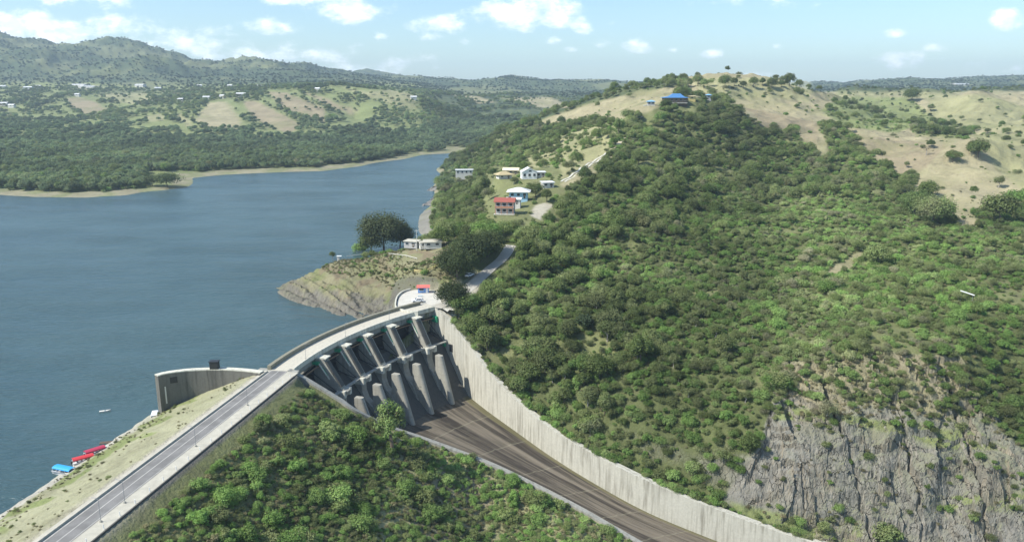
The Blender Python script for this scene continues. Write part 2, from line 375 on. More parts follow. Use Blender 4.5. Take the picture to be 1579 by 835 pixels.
# far shore
cz((-80,297,0),(0,301,0),(60,304,0),(130,305,0),(200,301,0),(250,294,0),(285,290,0),(292,274,0),(340,270,0),(400,267,0),(500,264,0),(560,256,0),(620,246,0),(655,238,0),(690,230,0),(710,229,0),
   (0,285,2),(100,289,2.2),(200,287,2.2),(260,284,2),(300,262,2),(400,258,2),(500,254,2),(600,242,2),(100,262,4),(250,262,4),(400,245,5),(550,238,5),(0,262,4),(-150,262,4),(660,228,5),
   (100,230,9),(0,230,9),(250,230,8),(400,220,8),(550,215,10),(660,205,14),(720,200,16),(-150,230,10),(100,205,20),(0,205,22),(250,205,18),(400,200,22),(550,190,26),(650,180,30),(740,185,26))
cd((720,222,1290),(745,238,1130),(780,225,1060))
cd((0,185,1620),(100,185,1620),(150,172,1750),(50,170,1800),(200,180,1600),(250,185,1500),(320,190,1420),(300,175,1560),(340,160,1660),(380,195,1400),(440,195,1400),(390,160,1640),(430,145,1750),(500,170,1560),(560,170,1600),(620,170,1600),
   (100,150,2000),(200,150,2050),(20,150,2050),(250,150,1950),(420,138,1850),(470,133,1850),(520,133,1800),(580,140,1750),(630,142,1800),(680,160,1800),(720,150,2100),(760,160,2000),(130,138,2250),(60,137,2300),(220,140,2300),(320,140,2200),(-150,150,2100),(660,150,2000))
# mountains
for px, py in ((-400,60),(-300,45),(-200,60),(-100,50),(0,53),(60,66),(110,80),(150,73),(185,70),(215,74),(260,88),(300,97),(340,104),(370,104),(400,98),(435,107),(470,101),(500,114),(530,120),(570,127)): cd((px, py, 3500))
for px, py in ((0,90),(100,100),(200,95),(300,110),(400,118),(480,118),(-150,90),(-300,90)): cd((px, py, 2950))
for px in (-300,-100,0,100,200,300,400,500): cd((px, 128, 2500))
cd((0,95,4200),(200,105,4200),(400,120,4300),(-300,90,4200),(505,112,5200))
cd((600,131,3600),(640,129,4200),(700,131,4600),(760,131,4200),(800,129,3800),(870,128,4000),(930,133,4400),(990,133,5000),(740,147,2600),(790,150,2500),(850,150,2500),(900,152,2400),(830,162,2000),(960,148,2600),(880,140,3200),(1000,140,3200),(700,142,2900),(1100,141,2600),
   (1270,135,4400),(1340,131,4400),(1400,131,4200),(1450,128,4200),(1500,125,4000),(1560,121,4000),(1620,120,4000),(1700,124,4000),(1800,120,4000),(1300,141,3000),(1450,140,2800),(1579,140,2800),(1700,140,2800),(1200,140,3200),(1150,138,4200))
for px in (-300,0,300,600,900,1200,1500,1800): cw(at(px, 138, d=6500), at(px, 141, d=9000))
TP = np.array(TP)
# a few things in the terrain are given exactly below: dam, plaza, pads
US = 1.25
def uv_(x, y): return np.c_[x / y * US, np.log(y)]
Pq = uv_(TP[:, 0], TP[:, 1])
_, keep = np.unique(np.round(Pq, 4), axis=0, return_index=True); Pq = Pq[keep]; Zq = TP[keep, 2]
# scale residuals so far heights do not dominate: fit plain heights
D = np.hypot(Pq[:, None, 0] - Pq[None, :, 0], Pq[:, None, 1] - Pq[None, :, 1])
n = len(Pq); A = np.zeros((n + 3, n + 3)); A[:n, :n] = D - np.eye(n) * .004; A[:n, n] = 1; A[:n, n + 1:] = Pq; A[n, :n] = 1; A[n + 1:, :n] = Pq.T
W = np.linalg.solve(A, np.r_[Zq, 0, 0, 0])
NU = 1360
U = np.linspace(-1.17, 1.17, NU)
LW = np.concatenate([np.linspace(math.log(60), math.log(140), 70, endpoint=False), np.linspace(math.log(140), math.log(420), 600, endpoint=False),
                     np.linspace(math.log(420), math.log(1300), 300, endpoint=False), np.linspace(math.log(1300), math.log(9500), 330)])
NV = len(LW)
uu, ww = np.meshgrid(U, LW); Y = np.exp(ww); X = uu * Y
def rbf_eval(u, wv):
    q = np.c_[u.ravel() * US, wv.ravel()].astype(np.float32); o = np.empty(len(q), np.float32); Pf = Pq.astype(np.float32); Wf = W[:n].astype(np.float32)
    for i in range(0, len(q), 40000):
        a = q[i:i + 40000]
        o[i:i + 40000] = np.sqrt((a[:, None, 0] - Pf[None, :, 0]) ** 2 + (a[:, None, 1] - Pf[None, :, 1]) ** 2) @ Wf
    return (o + W[n] + q @ W[n + 1:]).reshape(u.shape)
cu = np.linspace(-1.17, 1.17, 360); cwv = np.linspace(LW[0], LW[-1], 700)
g1, g2 = np.meshgrid(cu, cwv); Zc = rbf_eval(g1, g2)
# light blur of the coarse grid rounds the creases of the linear kernel
for _ in range(1):
    Zc[1:-1, 1:-1] = (Zc[1:-1, 1:-1] * 4 + Zc[:-2, 1:-1] + Zc[2:, 1:-1] + Zc[1:-1, :-2] + Zc[1:-1, 2:]) / 8
def bil(Zg, a0, a1, b0, b1, u, wv):
    ny, nx = Zg.shape; fx = np.clip((u - a0) / (a1 - a0) * (nx - 1), 0, nx - 1.001); fy = np.clip((wv - b0) / (b1 - b0) * (ny - 1), 0, ny - 1.001)
    i = fx.astype(int); j = fy.astype(int); fx = fx - i; fy = fy - j
    return (Zg[j, i] * (1 - fx) + Zg[j, i + 1] * fx) * (1 - fy) + (Zg[j + 1, i] * (1 - fx) + Zg[j + 1, i + 1] * fx) * fy
def inpoly(px, py, poly):
    r = np.zeros(px.shape, bool); m = len(poly)
    xs = [p[0] for p in poly]; ys = [p[1] for p in poly]
    bb = (px > min(xs)) & (px < max(xs)) & (py > min(ys)) & (py < max(ys))
    if not bb.any(): return r
    a, b = px[bb], py[bb]; q = np.zeros(a.shape, bool)
    for i in range(m):
        x1, y1 = poly[i]; x2, y2 = poly[(i + 1) % m]
        if y1 == y2: continue
        q ^= ((y1 > b) != (y2 > b)) & (a < (x2 - x1) * (b - y1) / (y2 - y1) + x1)
    r[bb] = q; return r
def seg_dist(x, y, P):
    """distance to polyline P, and the value interpolated along it"""
    best = np.full(x.shape, 1e9); val = np.zeros(x.shape)
    for (a, b) in zip(P[:-1], P[1:]):
        dx, dy = b[0] - a[0], b[1] - a[1]; L2 = dx * dx + dy * dy + 1e-9
        t = np.clip(((x - a[0]) * dx + (y - a[1]) * dy) / L2, 0, 1); d = np.hypot(x - a[0] - t * dx, y - a[1] - t * dy)
        m = d < best; best = np.where(m, d, best); val = np.where(m, a[2] + (b[2] - a[2]) * t, val)
    return best, val
CHUTE = [tuple(p[:2]) for p in RC] + [tuple(p[:2]) for p in LC[::-1]]
ROCK = [(1120,770),(1175,690),(1195,600),(1205,560),(1350,540),(1480,552),(1535,640),(1579,690),(1700,720),(1750,900),(1240,900),(1180,800)]
PLAZA = [at(px, py, z=12)[:2] for px, py in ((613,476),(612,466),(616,455),(630,448),(648,445),(672,447),(700,452),(735,436),(752,436),(735,455),(700,478))] + [tuple(pol(PHR, -.5)), tuple(pol(PHR + .05, -.5)), tuple(pol(PHR + .05, -6)), tuple(pol(PHR + .09, -7)), at(630, 483, z=12)[:2]]
PADS = [(*at(778,329,d=400)[:2], 9, at(778,329,d=400)[2]), (*at(806,305,d=440)[:2], 9, at(806,305,d=440)[2]), (*at(815,275,d=500)[:2], 10, at(815,275,d=500)[2]), (*at(783,275,d=520)[:2], 9, at(783,275,d=520)[2])]
ROADH = [at(672,474,z=12), at(700,462,z=12.6), at(728,440,z=14.2), at(755,415,z=17.5), at(775,398,z=20), at(788,378,z=24)]
HILLS = [(1515, 1090, 55, 70, 5), (1515, 1330, 160, 110, -16), (1418, 1090, 38, 90, -11), (1612, 1080, 45, 90, -11), (1180, 960, 60, 60, 7), (1425, 1420, 120, 90, 15), (1310, 1500, 100, 90, 12), (1350, 1150, 90, 70, -10), (1440, 900, 90, 60, -9), (1640, 850, 60, 70, 9), (1460, 610, 60, 45, 5), (1560, 1550, 150, 100, 12), (1250, 800, 40, 60, -5),
         (60, 3200, 260, 300, 6), (185, 3100, 150, 260, 10), (285, 3100, 150, 240, -22), (360, 3200, 160, 240, 6), (440, 3300, 110, 200, 8), (500, 3200, 100, 200, -18), (-60, 3000, 200, 200, -20), (120, 2900, 110, 220, -24), (240, 2850, 100, 200, 20)]
def height(X, Y):
    z = bil(Zc, cu[0], cu[-1], cwv[0], cwv[-1], X / Y, np.log(Y)).astype(float)
    px, py = pix(X, Y, z)
    # natural relief
    far = sstep(2300, 3000, Y); mid = sstep(450, 1000, Y)
    z += far * ((fbm(X, Y, 620, 6, 3, .55, True) - .46) * 80) * (.15 + .85 * sstep(1.15, .5, np.abs(X / Y + .55) / .5)) * sstep(95, 170, z)
    z += far * ((fbm(X, Y, 420, 5, 13, .5, True) - .2) * 22) + sstep(2900, 3600, Y) * sstep(-.35, -.1, X / Y) * (fbm(X, Y, 900, 5, 15, .5, True) - .25) * 40
    z += mid * (1 - far) * (fbm(X, Y, 210, 5, 5, .55, True) - .15) * 15 * sstep(2, 16, z) * (.35 + .65 * (X / Y > -.02))
    z += sstep(255, 360, Y) * sstep(1000, 600, Y) * sstep(0, 60, X) * (fbm(X * .8 + Y * .3, Y, 120, 4, 55, .5, True) - .25) * 10
    z += (1 - mid) * fbm(X, Y, 60, 4, 9, .5) * 2.2 * sstep(1.5, 8, np.abs(z)) * sstep(9, 20, np.abs(Y - 200) * 0 + 20)
    z += fbm(X, Y, 9, 3, 21, .5) * .35 * (1 - mid)
    for hx, hY, rx_, ry_, dz_ in HILLS:
        cxh = (hx - CX) / F * hY * .99; q_ = ((X - cxh) / rx_) ** 2 + ((Y - hY) / ry_) ** 2; a_ = np.arctan2(Y - hY, X - cxh)
        z += dz_ * np.exp(-q_ ** .8) * (1 + .16 * np.cos(a_ * 5 + hx) * sstep(.1, .8, q_))
    z += sstep(480, 620, Y) * sstep(1900, 1300, Y) * sstep(60, 160, X) * ((fbm(X, Y * .8, 85, 4, 57, .55, True) - .2) * 7)
    z -= 9 * sstep(1250, 1500, Y) * sstep(2700, 2300, Y) * sstep(120, 400, X)
    # cliff joints
    rk = inpoly(px, py, ROCK).astype(float)
    jn = perlin(X / 4.2 + .25 * perlin(X / 9, Y / 9, 4), Y / 60, 31); j2 = np.floor(X / 2.3 + perlin(X / 6, Y / 9, 8)); j3 = hsh(j2, np.floor(z / 11.0), 5)
    crack = np.exp(-((X - 95.5 + .15 * (z + 10) + perlin(z / 4, z / 5, 3)) / .5) ** 2) + np.exp(-((X - 131 - .1 * z + perlin(z / 4, z / 5, 4)) / .45) ** 2) + .8 * np.exp(-((X - 112 + 1.5 * perlin(z / 5, z / 5, 5)) / .4) ** 2)
    j4 = hsh(np.floor(X / 5.1 + perlin(X / 11, Y / 12, 18) + 3.3), np.floor((z + 2 * perlin(X / 8, Y / 8, 19)) / 6.5), 25)
    z += rk * (jn * .35 + (j3 - .5) * 1.2 + (j4 - .5) * 2.6 + fbm(X, Y, 1.7, 3, 40, .6) * .9 + fbm(X, Y, 12, 3, 41) * 1.6 - crack * 3.0)
    z = np.where(rk > 0, z + (np.round((z + fbm(X, Y, 14, 2, 50) * 5) / 5.5) * 5.5 - z) * .14, z)
    # headland strata
    hd = ((Y > 290) & (Y < 380) & (X < -28) & (X > -135)).astype(float) * sstep(9, 5, z) * sstep(-3, 0, z)
    sx = X * .8 + Y * .6; z += hd * (np.abs(perlin(sx / 5.0, (Y - X) / 40, 61)) * 3.6 - .7 + fbm(X, Y, 2.5, 3, 62) * 1.2)
    # plaza and its cut rock face
    pl = inpoly(X, Y, PLAZA); z = np.where(pl, 11.85, z)
    # house pads
    for x0, y0, r, zz in PADS:
        k = sstep(r * 1.6, r * .8, np.hypot(X - x0, Y - y0)); z = z * (1 - k) + zz * k
    near = (Y < 420) & (Y > 280) & (X > -60) & (X < 40)
    if near.any():
        d, v = seg_dist(X[near], Y[near], ROADH); k = sstep(6.5, 3.2, d); z[near] = z[near] * (1 - k) + (v - .15) * k
    # embankment dam
    m = (Y < 330) & (X < 10)
    if m.any():
        x, y, zz = X[m], Y[m], z[m].copy()
        s = (x - eA[0]) * rd[0] + (y - eA[1]) * rd[1]; off = (x - eA[0]) * rn[0] + (y - eA[1]) * rn[1]
        up = ZC - .2 - np.maximum(0, -off - 3.0) * (.40) + fbm(x, y, 5, 3, 70) * .35 * sstep(-3, -8, off)
        dn = ZC - .25 - np.maximum(0, off - 9.5) * .55 
        within = sstep(LEN_AB + 6, LEN_AB - 1, s)
        dam = np.where(off < 0, up, dn)
        dam = np.where(off > 9.5, dam + fbm(x, y, 16, 3, 71) * .9 * sstep(10, 16, off), dam)
        # beyond the abutment the bank wraps round the end of the spillway
        flank = s > LEN_AB - 1
        ang = np.arctan2(y - AC[1], x - AC[0]); r = np.hypot(x - AC[0], y - AC[1])
        zz = np.where((off < 0) & (~flank), np.maximum(dam, -14), np.where((off < 85) & (~flank), np.where(off < 9.5, dam, np.maximum(dam, zz)), zz))
        zz = np.where(flank & (r > AR - 1) & (x < -20) & (y < 284), np.minimum(zz, np.where(off < -2, up - (s - LEN_AB) * .9, -6)), zz)
        z[m] = zz
    # chute: dig out, and bring the ground to the wall tops
    m = (Y > 140) & (Y < 300) & (X > -75) & (X < 125)
    if m.any():
        x, y, zz = X[m], Y[m], z[m].copy()
        dR, tR = seg_dist(x, y, np.c_[RC[:, :2], RT]); dL, tL = seg_dist(x, y, np.c_[LC[:, :2], LT])
        ins = inpoly(x, y, CHUTE)
        kR = np.where((~ins) & (dR < dL), sstep(14, 1.5, dR), 0); zz = zz * (1 - kR) + (tR - .5) * kR
        kL = np.where((~ins) & (dL <= dR), sstep(12, 1.5, dL), 0) * (x > -60)
        off = (x - eA[0]) * rn[0] + (y - eA[1]) * rn[1]; kL = kL * sstep(9, 12, off); zz = zz * (1 - kL) + (tL - .5) * kL
        _, fR = seg_dist(x, y, RC); ins = ins | (dR < 1.0) | (dL < .8); zz = np.where(ins, np.minimum(fR, seg_dist(x, y, LC)[1]) - 3.5, zz)
        z[m] = zz
    return z
Z = height(X, Y)
print('terrain', Z.shape, Z.min(), Z.max())
def ground(x, y):
    x = np.asarray(x, float); y = np.asarray(y, float)
    return bil2(Z, x / y, np.log(y))
def bil2(Zg, u, wv):
    fx = np.clip((u - U[0]) / (U[-1] - U[0]) * (NU - 1), 0, NU - 1.001); fy = np.clip(np.interp(wv, LW, np.arange(NV)), 0, NV - 1.001)
    i = fx.astype(int); j = fy.astype(int); fx = fx - i; fy = fy - j
    return (Zg[j, i] * (1 - fx) + Zg[j, i + 1] * fx) * (1 - fy) + (Zg[j + 1, i] * (1 - fx) + Zg[j + 1, i + 1] * fx) * fy
def hit(px, py, dmin=100, dmax=9000):
    """first ground point seen at a photo position"""
    d = np.exp(np.linspace(math.log(dmin), math.log(dmax), 3000)); v = (py - CY) / F; t = S_ + v * C_; h = C_ - v * S_
    x = (px - CX) / F * d; y = h * d; z = HC - t * d; gz = np.maximum(ground(x, y), np.where(inlake(x, y), 0, -99)); k = np.where(z <= gz)[0]
    if len(k) == 0: k = [len(d) - 1]
    i = k[0]; return float(x[i]), float(y[i]), float(gz[i])
# lake outline
upl = [tuple(pol(p, -5.5)) for p in np.linspace(PHL, PHR, 24)]
LAKE = [(eA - rd * 120 - rn * 0)[:2].tolist(), (eB - rn * 0).tolist()] + upl + [(-24, 300), (-10, 340), (20, 420), (20, 520), (60, 760), (60, 1500), (-1500, 1500), (-1500, 0)]
LAKE = [(float(a), float(b)) for a, b in LAKE]
def inlake(x, y): return inpoly(np.atleast_1d(np.asarray(x, float)), np.atleast_1d(np.asarray(y, float)), LAKE)

# zones: colours of the ground itself
C = {'forest': (.095, .11, .045), 'dry': (.32, .285, .175), 'tan': (.28, .235, .15), 'green': (.19, .22, .09), 'yellow': (.29, .28, .15), 'rock': (.215, .205, .18), 'soil': (.27, .235, .155),
     'sand': (.27, .25, .165), 'shrub': (.17, .18, .08), 'mount': (.06, .085, .045), 'dam': (.305, .30, .195), 'riprap': (.42, .40, .34), 'darkrock': (.13, .125, .11), 'gravel': (.42, .39, .31)}
ZONES = [  # polygon in photo positions, colour, tree density
 ([(-400,100),(650,100),(650,200),(300,215),(-400,200)], 'green', .5),
 ([(-500,0),(700,0),(700,128),(560,130),(420,129),(250,130),(120,127),(-500,128)], 'mount', .5),
 ([(660,120),(1060,120),(1010,150),(900,160),(820,190),(740,185),(660,150)], 'mount', .45),
 ([(1060,100),(1600,100),(1800,100),(1800,330),(1560,318),(1497,322),(1490,352),(1475,345),(1446,306),(1388,297),(1415,285),(1416,265),(1383,277),(1345,240),(1300,200),(1262,190),(1285,245),(1262,240),(1225,205),(1180,196),(1140,172),(1110,150),(1060,150)], 'dry', .02),
 ([(1060,120),(1250,120),(1250,158),(1180,150),(1100,155)], 'yellow', .12),
 ([(1265,170),(1300,150),(1400,150),(1445,185),(1380,205),(1300,195)], 'green', .14),
 ([(1290,138),(1500,138),(1440,155),(1380,148),(1290,150)], 'yellow', .25),
 ([(1150,165),(1262,190),(1262,240),(1225,205),(1180,196)], 'tan', .0),
 ([(1300,205),(1460,225),(1420,262),(1383,275),(1345,240)], 'tan', .015),
 ([(1430,150),(1515,145),(1579,165),(1700,190),(1579,205),(1440,195)], 'yellow', .02),
 ([(1500,205),(1800,205),(1800,310),(1570,290),(1530,250)], 'yellow', .03),
 ([(1400,190),(1430,185),(1500,205),(1490,215),(1410,207)], 'green', .7),
 ([(1262,190),(1282,196),(1345,240),(1383,277),(1416,268),(1413,286),(1388,297),(1300,300),(1290,245)], 'forest', 1.0),
 ([(1250,100),(1800,100),(1800,139),(1250,142)], 'mount', .5),
 ([(822,190),(860,176),(920,158),(980,142),(1040,134),(1062,140),(1030,158),(1000,170),(960,184),(900,188),(850,194)], 'dry', .01),
 ([(820,240),(870,205),(930,190),(955,200),(930,240),(872,276),(840,272),(800,255)], 'yellow', .22),
 ([(860,288),(935,232),(948,240),(885,292)], 'dry', .0),
 ([(400,455),(450,418),(530,390),(640,382),(700,392),(712,440),(640,452),(612,482),(560,500)], 'dry', .45),
 ([(1260,426),(1300,402),(1336,388),(1332,404),(1290,422)], 'dry', .0),
 ([(1480,330),(1500,322),(1510,350),(1490,352)], 'dry', .1),
 (ROCK, 'rock', .035),
 ([(1200,625),(1290,640),(1400,650),(1530,665),(1560,690),(1480,690),(1380,665),(1280,655),(1200,650)], 'green', .5),
 ([(1130,770),(1200,790),(1330,800),(1330,835),(1200,835)], 'green', .4),
 ([(1420,765),(1579,760),(1700,790),(1579,790),(1430,785)], 'green', .3),
 ([(222,264),(304,264),(304,300),(222,300)], 'green', 0),
 ([(600,482),(603,442),(628,424),(668,426),(674,447),(640,447),(616,456)], 'darkrock', .1),
 ([(748,258),(860,258),(872,300),(862,345),(800,352),(752,345)], 'shrub', .1),
 ([(820,316),(838,311),(856,316),(848,325),(836,341),(826,330)], 'gravel', 0),
 ([(1195,610),(1205,560),(1350,540),(1480,552),(1530,630),(1480,650),(1350,620),(1280,640)], 'soil', .5),
 ([(455,575),(140,835),(60,900),(360,900),(480,720),(560,640),(500,600)], 'shrub', .25),
 ([(560,640),(660,650),(760,700),(900,780),(1000,850),(1000,900),(560,900),(600,760)], 'yellow', .26),
 ([(640,720),(760,730),(760,835),(640,835)], 'soil', .16),
 ([(104,152),(125,151),(150,158),(168,170),(160,175),(130,175),(107,163)], 'tan', 0),
 ([(65,172),(112,168),(112,185),(80,186)], 'green', .1),
 ([(150,145),(225,143),(238,155),(205,161),(175,156)], 'yellow', .06),
 ([(222,180),(250,176),(255,186),(228,187)], 'yellow', 0),
 ([(322,158),(345,157),(372,190),(372,199),(320,200),(300,184)], 'dry', .0),
 ([(345,157),(352,157),(378,192),(372,190)], 'yellow', 0),
 ([(270,176),(282,176),(303,197),(292,199)], 'yellow', 0),
 ([(374,157),(395,155),(430,174),(467,193),(447,206),(412,196),(388,178)], 'tan', .0),
 ([(410,141),(440,143),(500,166),(502,188),(462,180),(430,160)], 'tan', .06),
 ([(468,142),(500,150),(530,165),(560,170),(540,176),(500,160)], 'tan', .05),
 ([(523,134),(560,148),(600,160),(642,169),(636,144),(600,138),(560,141)], 'yellow', .07),
 ([(700,146),(735,148),(766,158),(740,160)], 'dry', .02),
 ([(775,150),(850,150),(885,166),(830,167)], 'dry', .05),
 ([(115,133),(150,131),(170,138),(120,139)], 'yellow', .1),
]
jx = fbm(X, Y, 1, 1) * 0
def zone_lookup(X, Y, Z):
    px, py = pix(X, Y, Z)
    jit = np.clip(250 / Y * 4, .8, 7); wl = np.clip(Y * .03, 6, 60)
    px = px + perlin(X / 11, Y / 11, 91) * jit * 2.0 + perlin(X / 37, Y / 37, 93) * jit * 3.5; py = py + perlin(X / 11, Y / 11, 92) * jit * .8 + perlin(X / 45, Y / 45, 94) * jit * 1.2
    col = np.empty(X.shape + (3,)); col[:] = C['forest']; den = np.ones(X.shape)
    for poly, c, dn in ZONES:
        m = inpoly(px, py, poly); col[m] = C[c]; den[m] = dn
    # mountain patches of dry grass
    mt = (Y > 2200); pn = fbm(X, Y, 300, 5, 77, .6); pk = (sstep(.10, .24, pn) * mt)[..., None]
    col = col * (1 - pk) + np.array((.15, .165, .085)) * pk; den = den * (1 - .85 * pk[..., 0])
    fd = (Y > 1150) & (Y <= 2300) & (den > .3) & (den < .7); den = np.where(fd, np.clip(.42 + fbm(X, Y, 70, 4, 88) * 3.2, 0, 1), den)
    # clearings in the wood
    cl = fbm(X, Y, 34, 3, 78); mm = (Y < 1000) & (Y > 160) & (px > 690) & (den > .9)
    k = sstep(.16, .34, cl) * mm; col = col * (1 - k[..., None]) + np.array(C['shrub']) * k[..., None]; den = den * (1 - .55 * k)
    # shores
    lk = inlake(X.ravel(), Y.ravel()).reshape(X.shape)
    s1 = lk & (Z < 1.5 + .9 * fbm(X, Y, 30, 3, 79)) & (Y > 600); col[s1] = C['sand']; den[s1] = 0; s3 = s1 & (fbm(X, Y, 26, 3, 89) > .05); col[s3] = (.2, .21, .11)
    s2 = lk & (Z < 3.2) & (Y > 280) & (Y <= 600); col[s2] = C['rock']; den[s2] = 0
    den[lk & (Z < .4)] = 0
    hd = (Y > 285) & (Y < 385) & (X < -26) & (X > -140)
    rk = hd & (Z < 3.6 + 3 * fbm(X, Y, 12, 3, 80)); gh = sstep(-.1, .35, fbm(X, Y, 14, 4, 84))[..., None]; hk = hd & ~rk; col[hk] = (np.array((.215, .2, .12)) * (1 - gh) + np.array((.15, .165, .07)) * gh)[hk]; hb_ = hk & (fbm(X, Y, 11, 3, 85) > .2); col[hb_] = (.19, .155, .10); col[rk] = np.array((.15, .14, .115)); ct = hd & inpoly(px, py, [(600,482),(603,442),(628,424),(668,426),(674,447),(640,447),(616,456)]); col[ct] = (.12, .115, .095); den[hd] *= (Z[hd] > 8)
    # embankment
    s = (X - eA[0]) * rd[0] + (Y - eA[1]) * rd[1]; off = (X - eA[0]) * rn[0] + (Y - eA[1]) * rn[1]
    up = (off < 1) & (s < LEN_AB + 8) & (off > -45) & (Y < 260); col[up] = C['dam']; den[up] = 0
    gr = up & (fbm(X, Y, 8, 3, 83) + (.25 - np.abs(Z - 2.6) * .12) > .12); col[gr] = C['green']
    rr = up & (Z < 1.6 + fbm(X, Y, 6, 2, 81)); col[rr] = C['riprap']
    gv = (off > -2.6) & (off < 9.0) & (s < LEN_AB + 4) & (Y < 260); col[gv] = C['gravel']; den[gv] = 0
    dr = (off > 9.0) & (off < 10.2) & (s < LEN_AB) & (Y < 260); col[dr] = C['darkrock']; den[(off > 9) & (off < 13) & (Y < 225) & (s < LEN_AB + 2)] = 0
    ins = inpoly(X, Y, CHUTE); den[ins] = 0
    rr_ = np.hypot(X - AC[0], Y - AC[1]); aa_ = np.arctan2(Y - AC[1], X - AC[0]); den[(rr_ < AR + 10) & (rr_ > AR - 30) & (aa_ > PHR - .01) & (aa_ < PHL + .05)] = 0
    pl = inpoly(X, Y, PLAZA); col[pl] = C['gravel']; den[pl] = 0
    m = (Y < 420) & (Y > 280) & (X > -60) & (X < 40); d, _ = seg_dist(X[m], Y[m], ROADH); t = den[m]; t[d < 6.5] = 0; den[m] = t
    for x0, y0, r, zz in PADS: den[np.hypot(X - x0, Y - y0) < r * .95] = 0
    return col, den
col, _ = zone_lookup(X, Y, Z)
# soften zone edges a little
for _ in range(2): col[1:-1, 1:-1] = (col[1:-1, 1:-1] * 2 + col[:-2, 1:-1] + col[2:, 1:-1] + col[1:-1, :-2] + col[1:-1, 2:]) / 6
idx = np.arange(NU * NV).reshape(NV, NU)
Fq = np.stack([idx[:-1, :-1], idx[:-1, 1:], idx[1:, 1:], idx[1:, :-1]], -1).reshape(-1, 4)
me = np_mesh('terrain', np.stack([X, Y, Z], -1).reshape(-1, 3), Fq, True)
_c = col[:-1, :-1]; flatf = (inpoly(*pix(X, Y, Z), ROCK) & (Y < 320))[:-1, :-1] | ((Y > 285) & (Y < 385) & (X < -26) & (X > -140) & (Z < 5))[:-1, :-1]; me.polygons.foreach_set('use_smooth', ~flatf.ravel())
ca = me.color_attributes.new('zone', 'FLOAT_COLOR', 'POINT'); ca.data.foreach_set('color', np.c_[col.reshape(-1, 3), np.ones(NU * NV)].astype(np.float32).ravel())
mt, g, p = new_mat('ground'); v = pos(g)
zc = g('ShaderNodeAttribute', attribute_name='zone').outputs['Color']
n1 = g.noise(v, .035, 6, .6); n2 = g.noise(v, .35, 5, .65); n3 = g.noise(v, 2.2, 4, .65); st = g.noise(g.scaled(v, .9, .9, .12), 1.0, 5, .65)
nrm = g('ShaderNodeSeparateXYZ', i_0=g('ShaderNodeNewGeometry').outputs['Normal']).outputs[2]
steep = g.math('MULTIPLY', g.mapr(nrm, .68, .42), g.mapr(g('ShaderNodeSeparateXYZ', i_0=v).outputs[2], 5.0, -4.0, .3, 1))
k = g.math('ADD', g.math('MULTIPLY', g.math('SUBTRACT', n1, .5), .9), g.math('MULTIPLY', g.math('SUBTRACT', n2, .5), .9))
k = g.math('ADD', k, g.math('MULTIPLY', g.math('SUBTRACT', n3, .5), .5)); k = g.math('ADD', 1.0, k)
c = g('ShaderNodeVectorMath', operation='SCALE', i_0=zc); g.l.new(k, c.inputs['Scale'])
n0 = g.noise(v, .011, 5, .65)
c1 = g.mix(g.mapr(n0, .48, .62, 0, .45), c.outputs[0], (.17, .185, .08)); c1 = g.mix(g.mapr(g.noise(v, .06, 5, .7), .52, .68, 0, .4), c1, (.13, .12, .07))
c2 = g.mix(g.mapr(n2, .52, .7, 0, .35), c1, (.13, .15, .05))
vo = g('ShaderNodeTexVoronoi', feature='DISTANCE_TO_EDGE', i_Scale=1.0, i_Vector=g('ShaderNodeVectorMath', operation='ADD', i_0=g.scaled(v, .42, .30, .16), i_1=g.scaled(g('ShaderNodeTexNoise', i_Vector=v, i_Scale=.4, i_Detail=3).outputs['Color'], 1.1, 1.1, 1.1)).outputs[0]).outputs['Distance']
ck = g.mapr(vo, .0, .035, 1, 0); rockc = g.mix(g.mapr(st, .35, .65), (.145, .138, .118), (.30, .282, .24)); rockc = g.mix(g.mapr(g.noise(g.scaled(v, 1, 1, .35), .07, 5, .7), .45, .62, 0, .65), rockc, (.26, .215, .145)); rockc = g.mix(g.mapr(g.noise(g.scaled(v, 1, 1, .3), .13, 5, .7), .5, .66, 0, .6), rockc, (.10, .098, .085)); rockc = g.mix(g.math('MULTIPLY', ck, .75), rockc, (.035, .035, .032))
c2 = g.mix(g.math('MULTIPLY', steep, .85), c2, rockc)
g.l.new(c2, p.inputs['Base Color']); p.inputs['Roughness'].default_value = .95; p.inputs['Specular IOR Level'].default_value = .15
hb = g.math('ADD', g.math('MULTIPLY', n2, 1.0), g.math('MULTIPLY', n3, .35)); hb = g.math('ADD', hb, g.math('MULTIPLY', st, .6)); hb = g.math('SUBTRACT', hb, g.math('MULTIPLY', g.math('MULTIPLY', ck, steep), .8))
g.l.new(g.bump(hb, .8, .9), p.inputs['Normal'])
tag(link('terrain', me, mt), 'hills, headland, dam embankment and lake shore', None, None, 'structure')

# lake
mw, g, p = new_mat('lake_water'); v = pos(g)
w1 = g.noise(g.scaled(v, .5, 1.3, 1), .55, 4, .6, .4); w2 = g.noise(g.scaled(v, .5, 1.0, 1), .12, 4, .6); w3 = g.noise(v, .012, 3, .5)
w4 = g.noise(g.scaled(v, .35, 1.0, 1), .035, 4, .6)
hb = g.math('ADD', g.math('MULTIPLY', w1, .55), g.math('MULTIPLY', w2, 1.5)); hb = g.math('MULTIPLY', hb, g.mapr(w4, .3, .7, .55, 1.25))
g.l.new(g.bump(hb, 1.0, .9), p.inputs['Normal'])
p.inputs['IOR'].default_value = 1.33
g.l.new(g.mix(g.mapr(w3, .35, .65), (.034, .071, .080), (.047, .088, .094)), p.inputs['Base Color'])
g.l.new(g.mapr(w3, .3, .7, .16, .26), p.inputs['Roughness'])
import mathutils.geometry as mg
me = bpy.data.meshes.new('lake'); tri = mg.tessellate_polygon([[(a, b, 0) for a, b in LAKE]]); me.from_pydata([(a, b, 0) for a, b in LAKE], [], tri); me.update()
lk = link('lake', me, mw); tag(lk, 'wide blue green reservoir', None, None, 'structure')
import bmesh
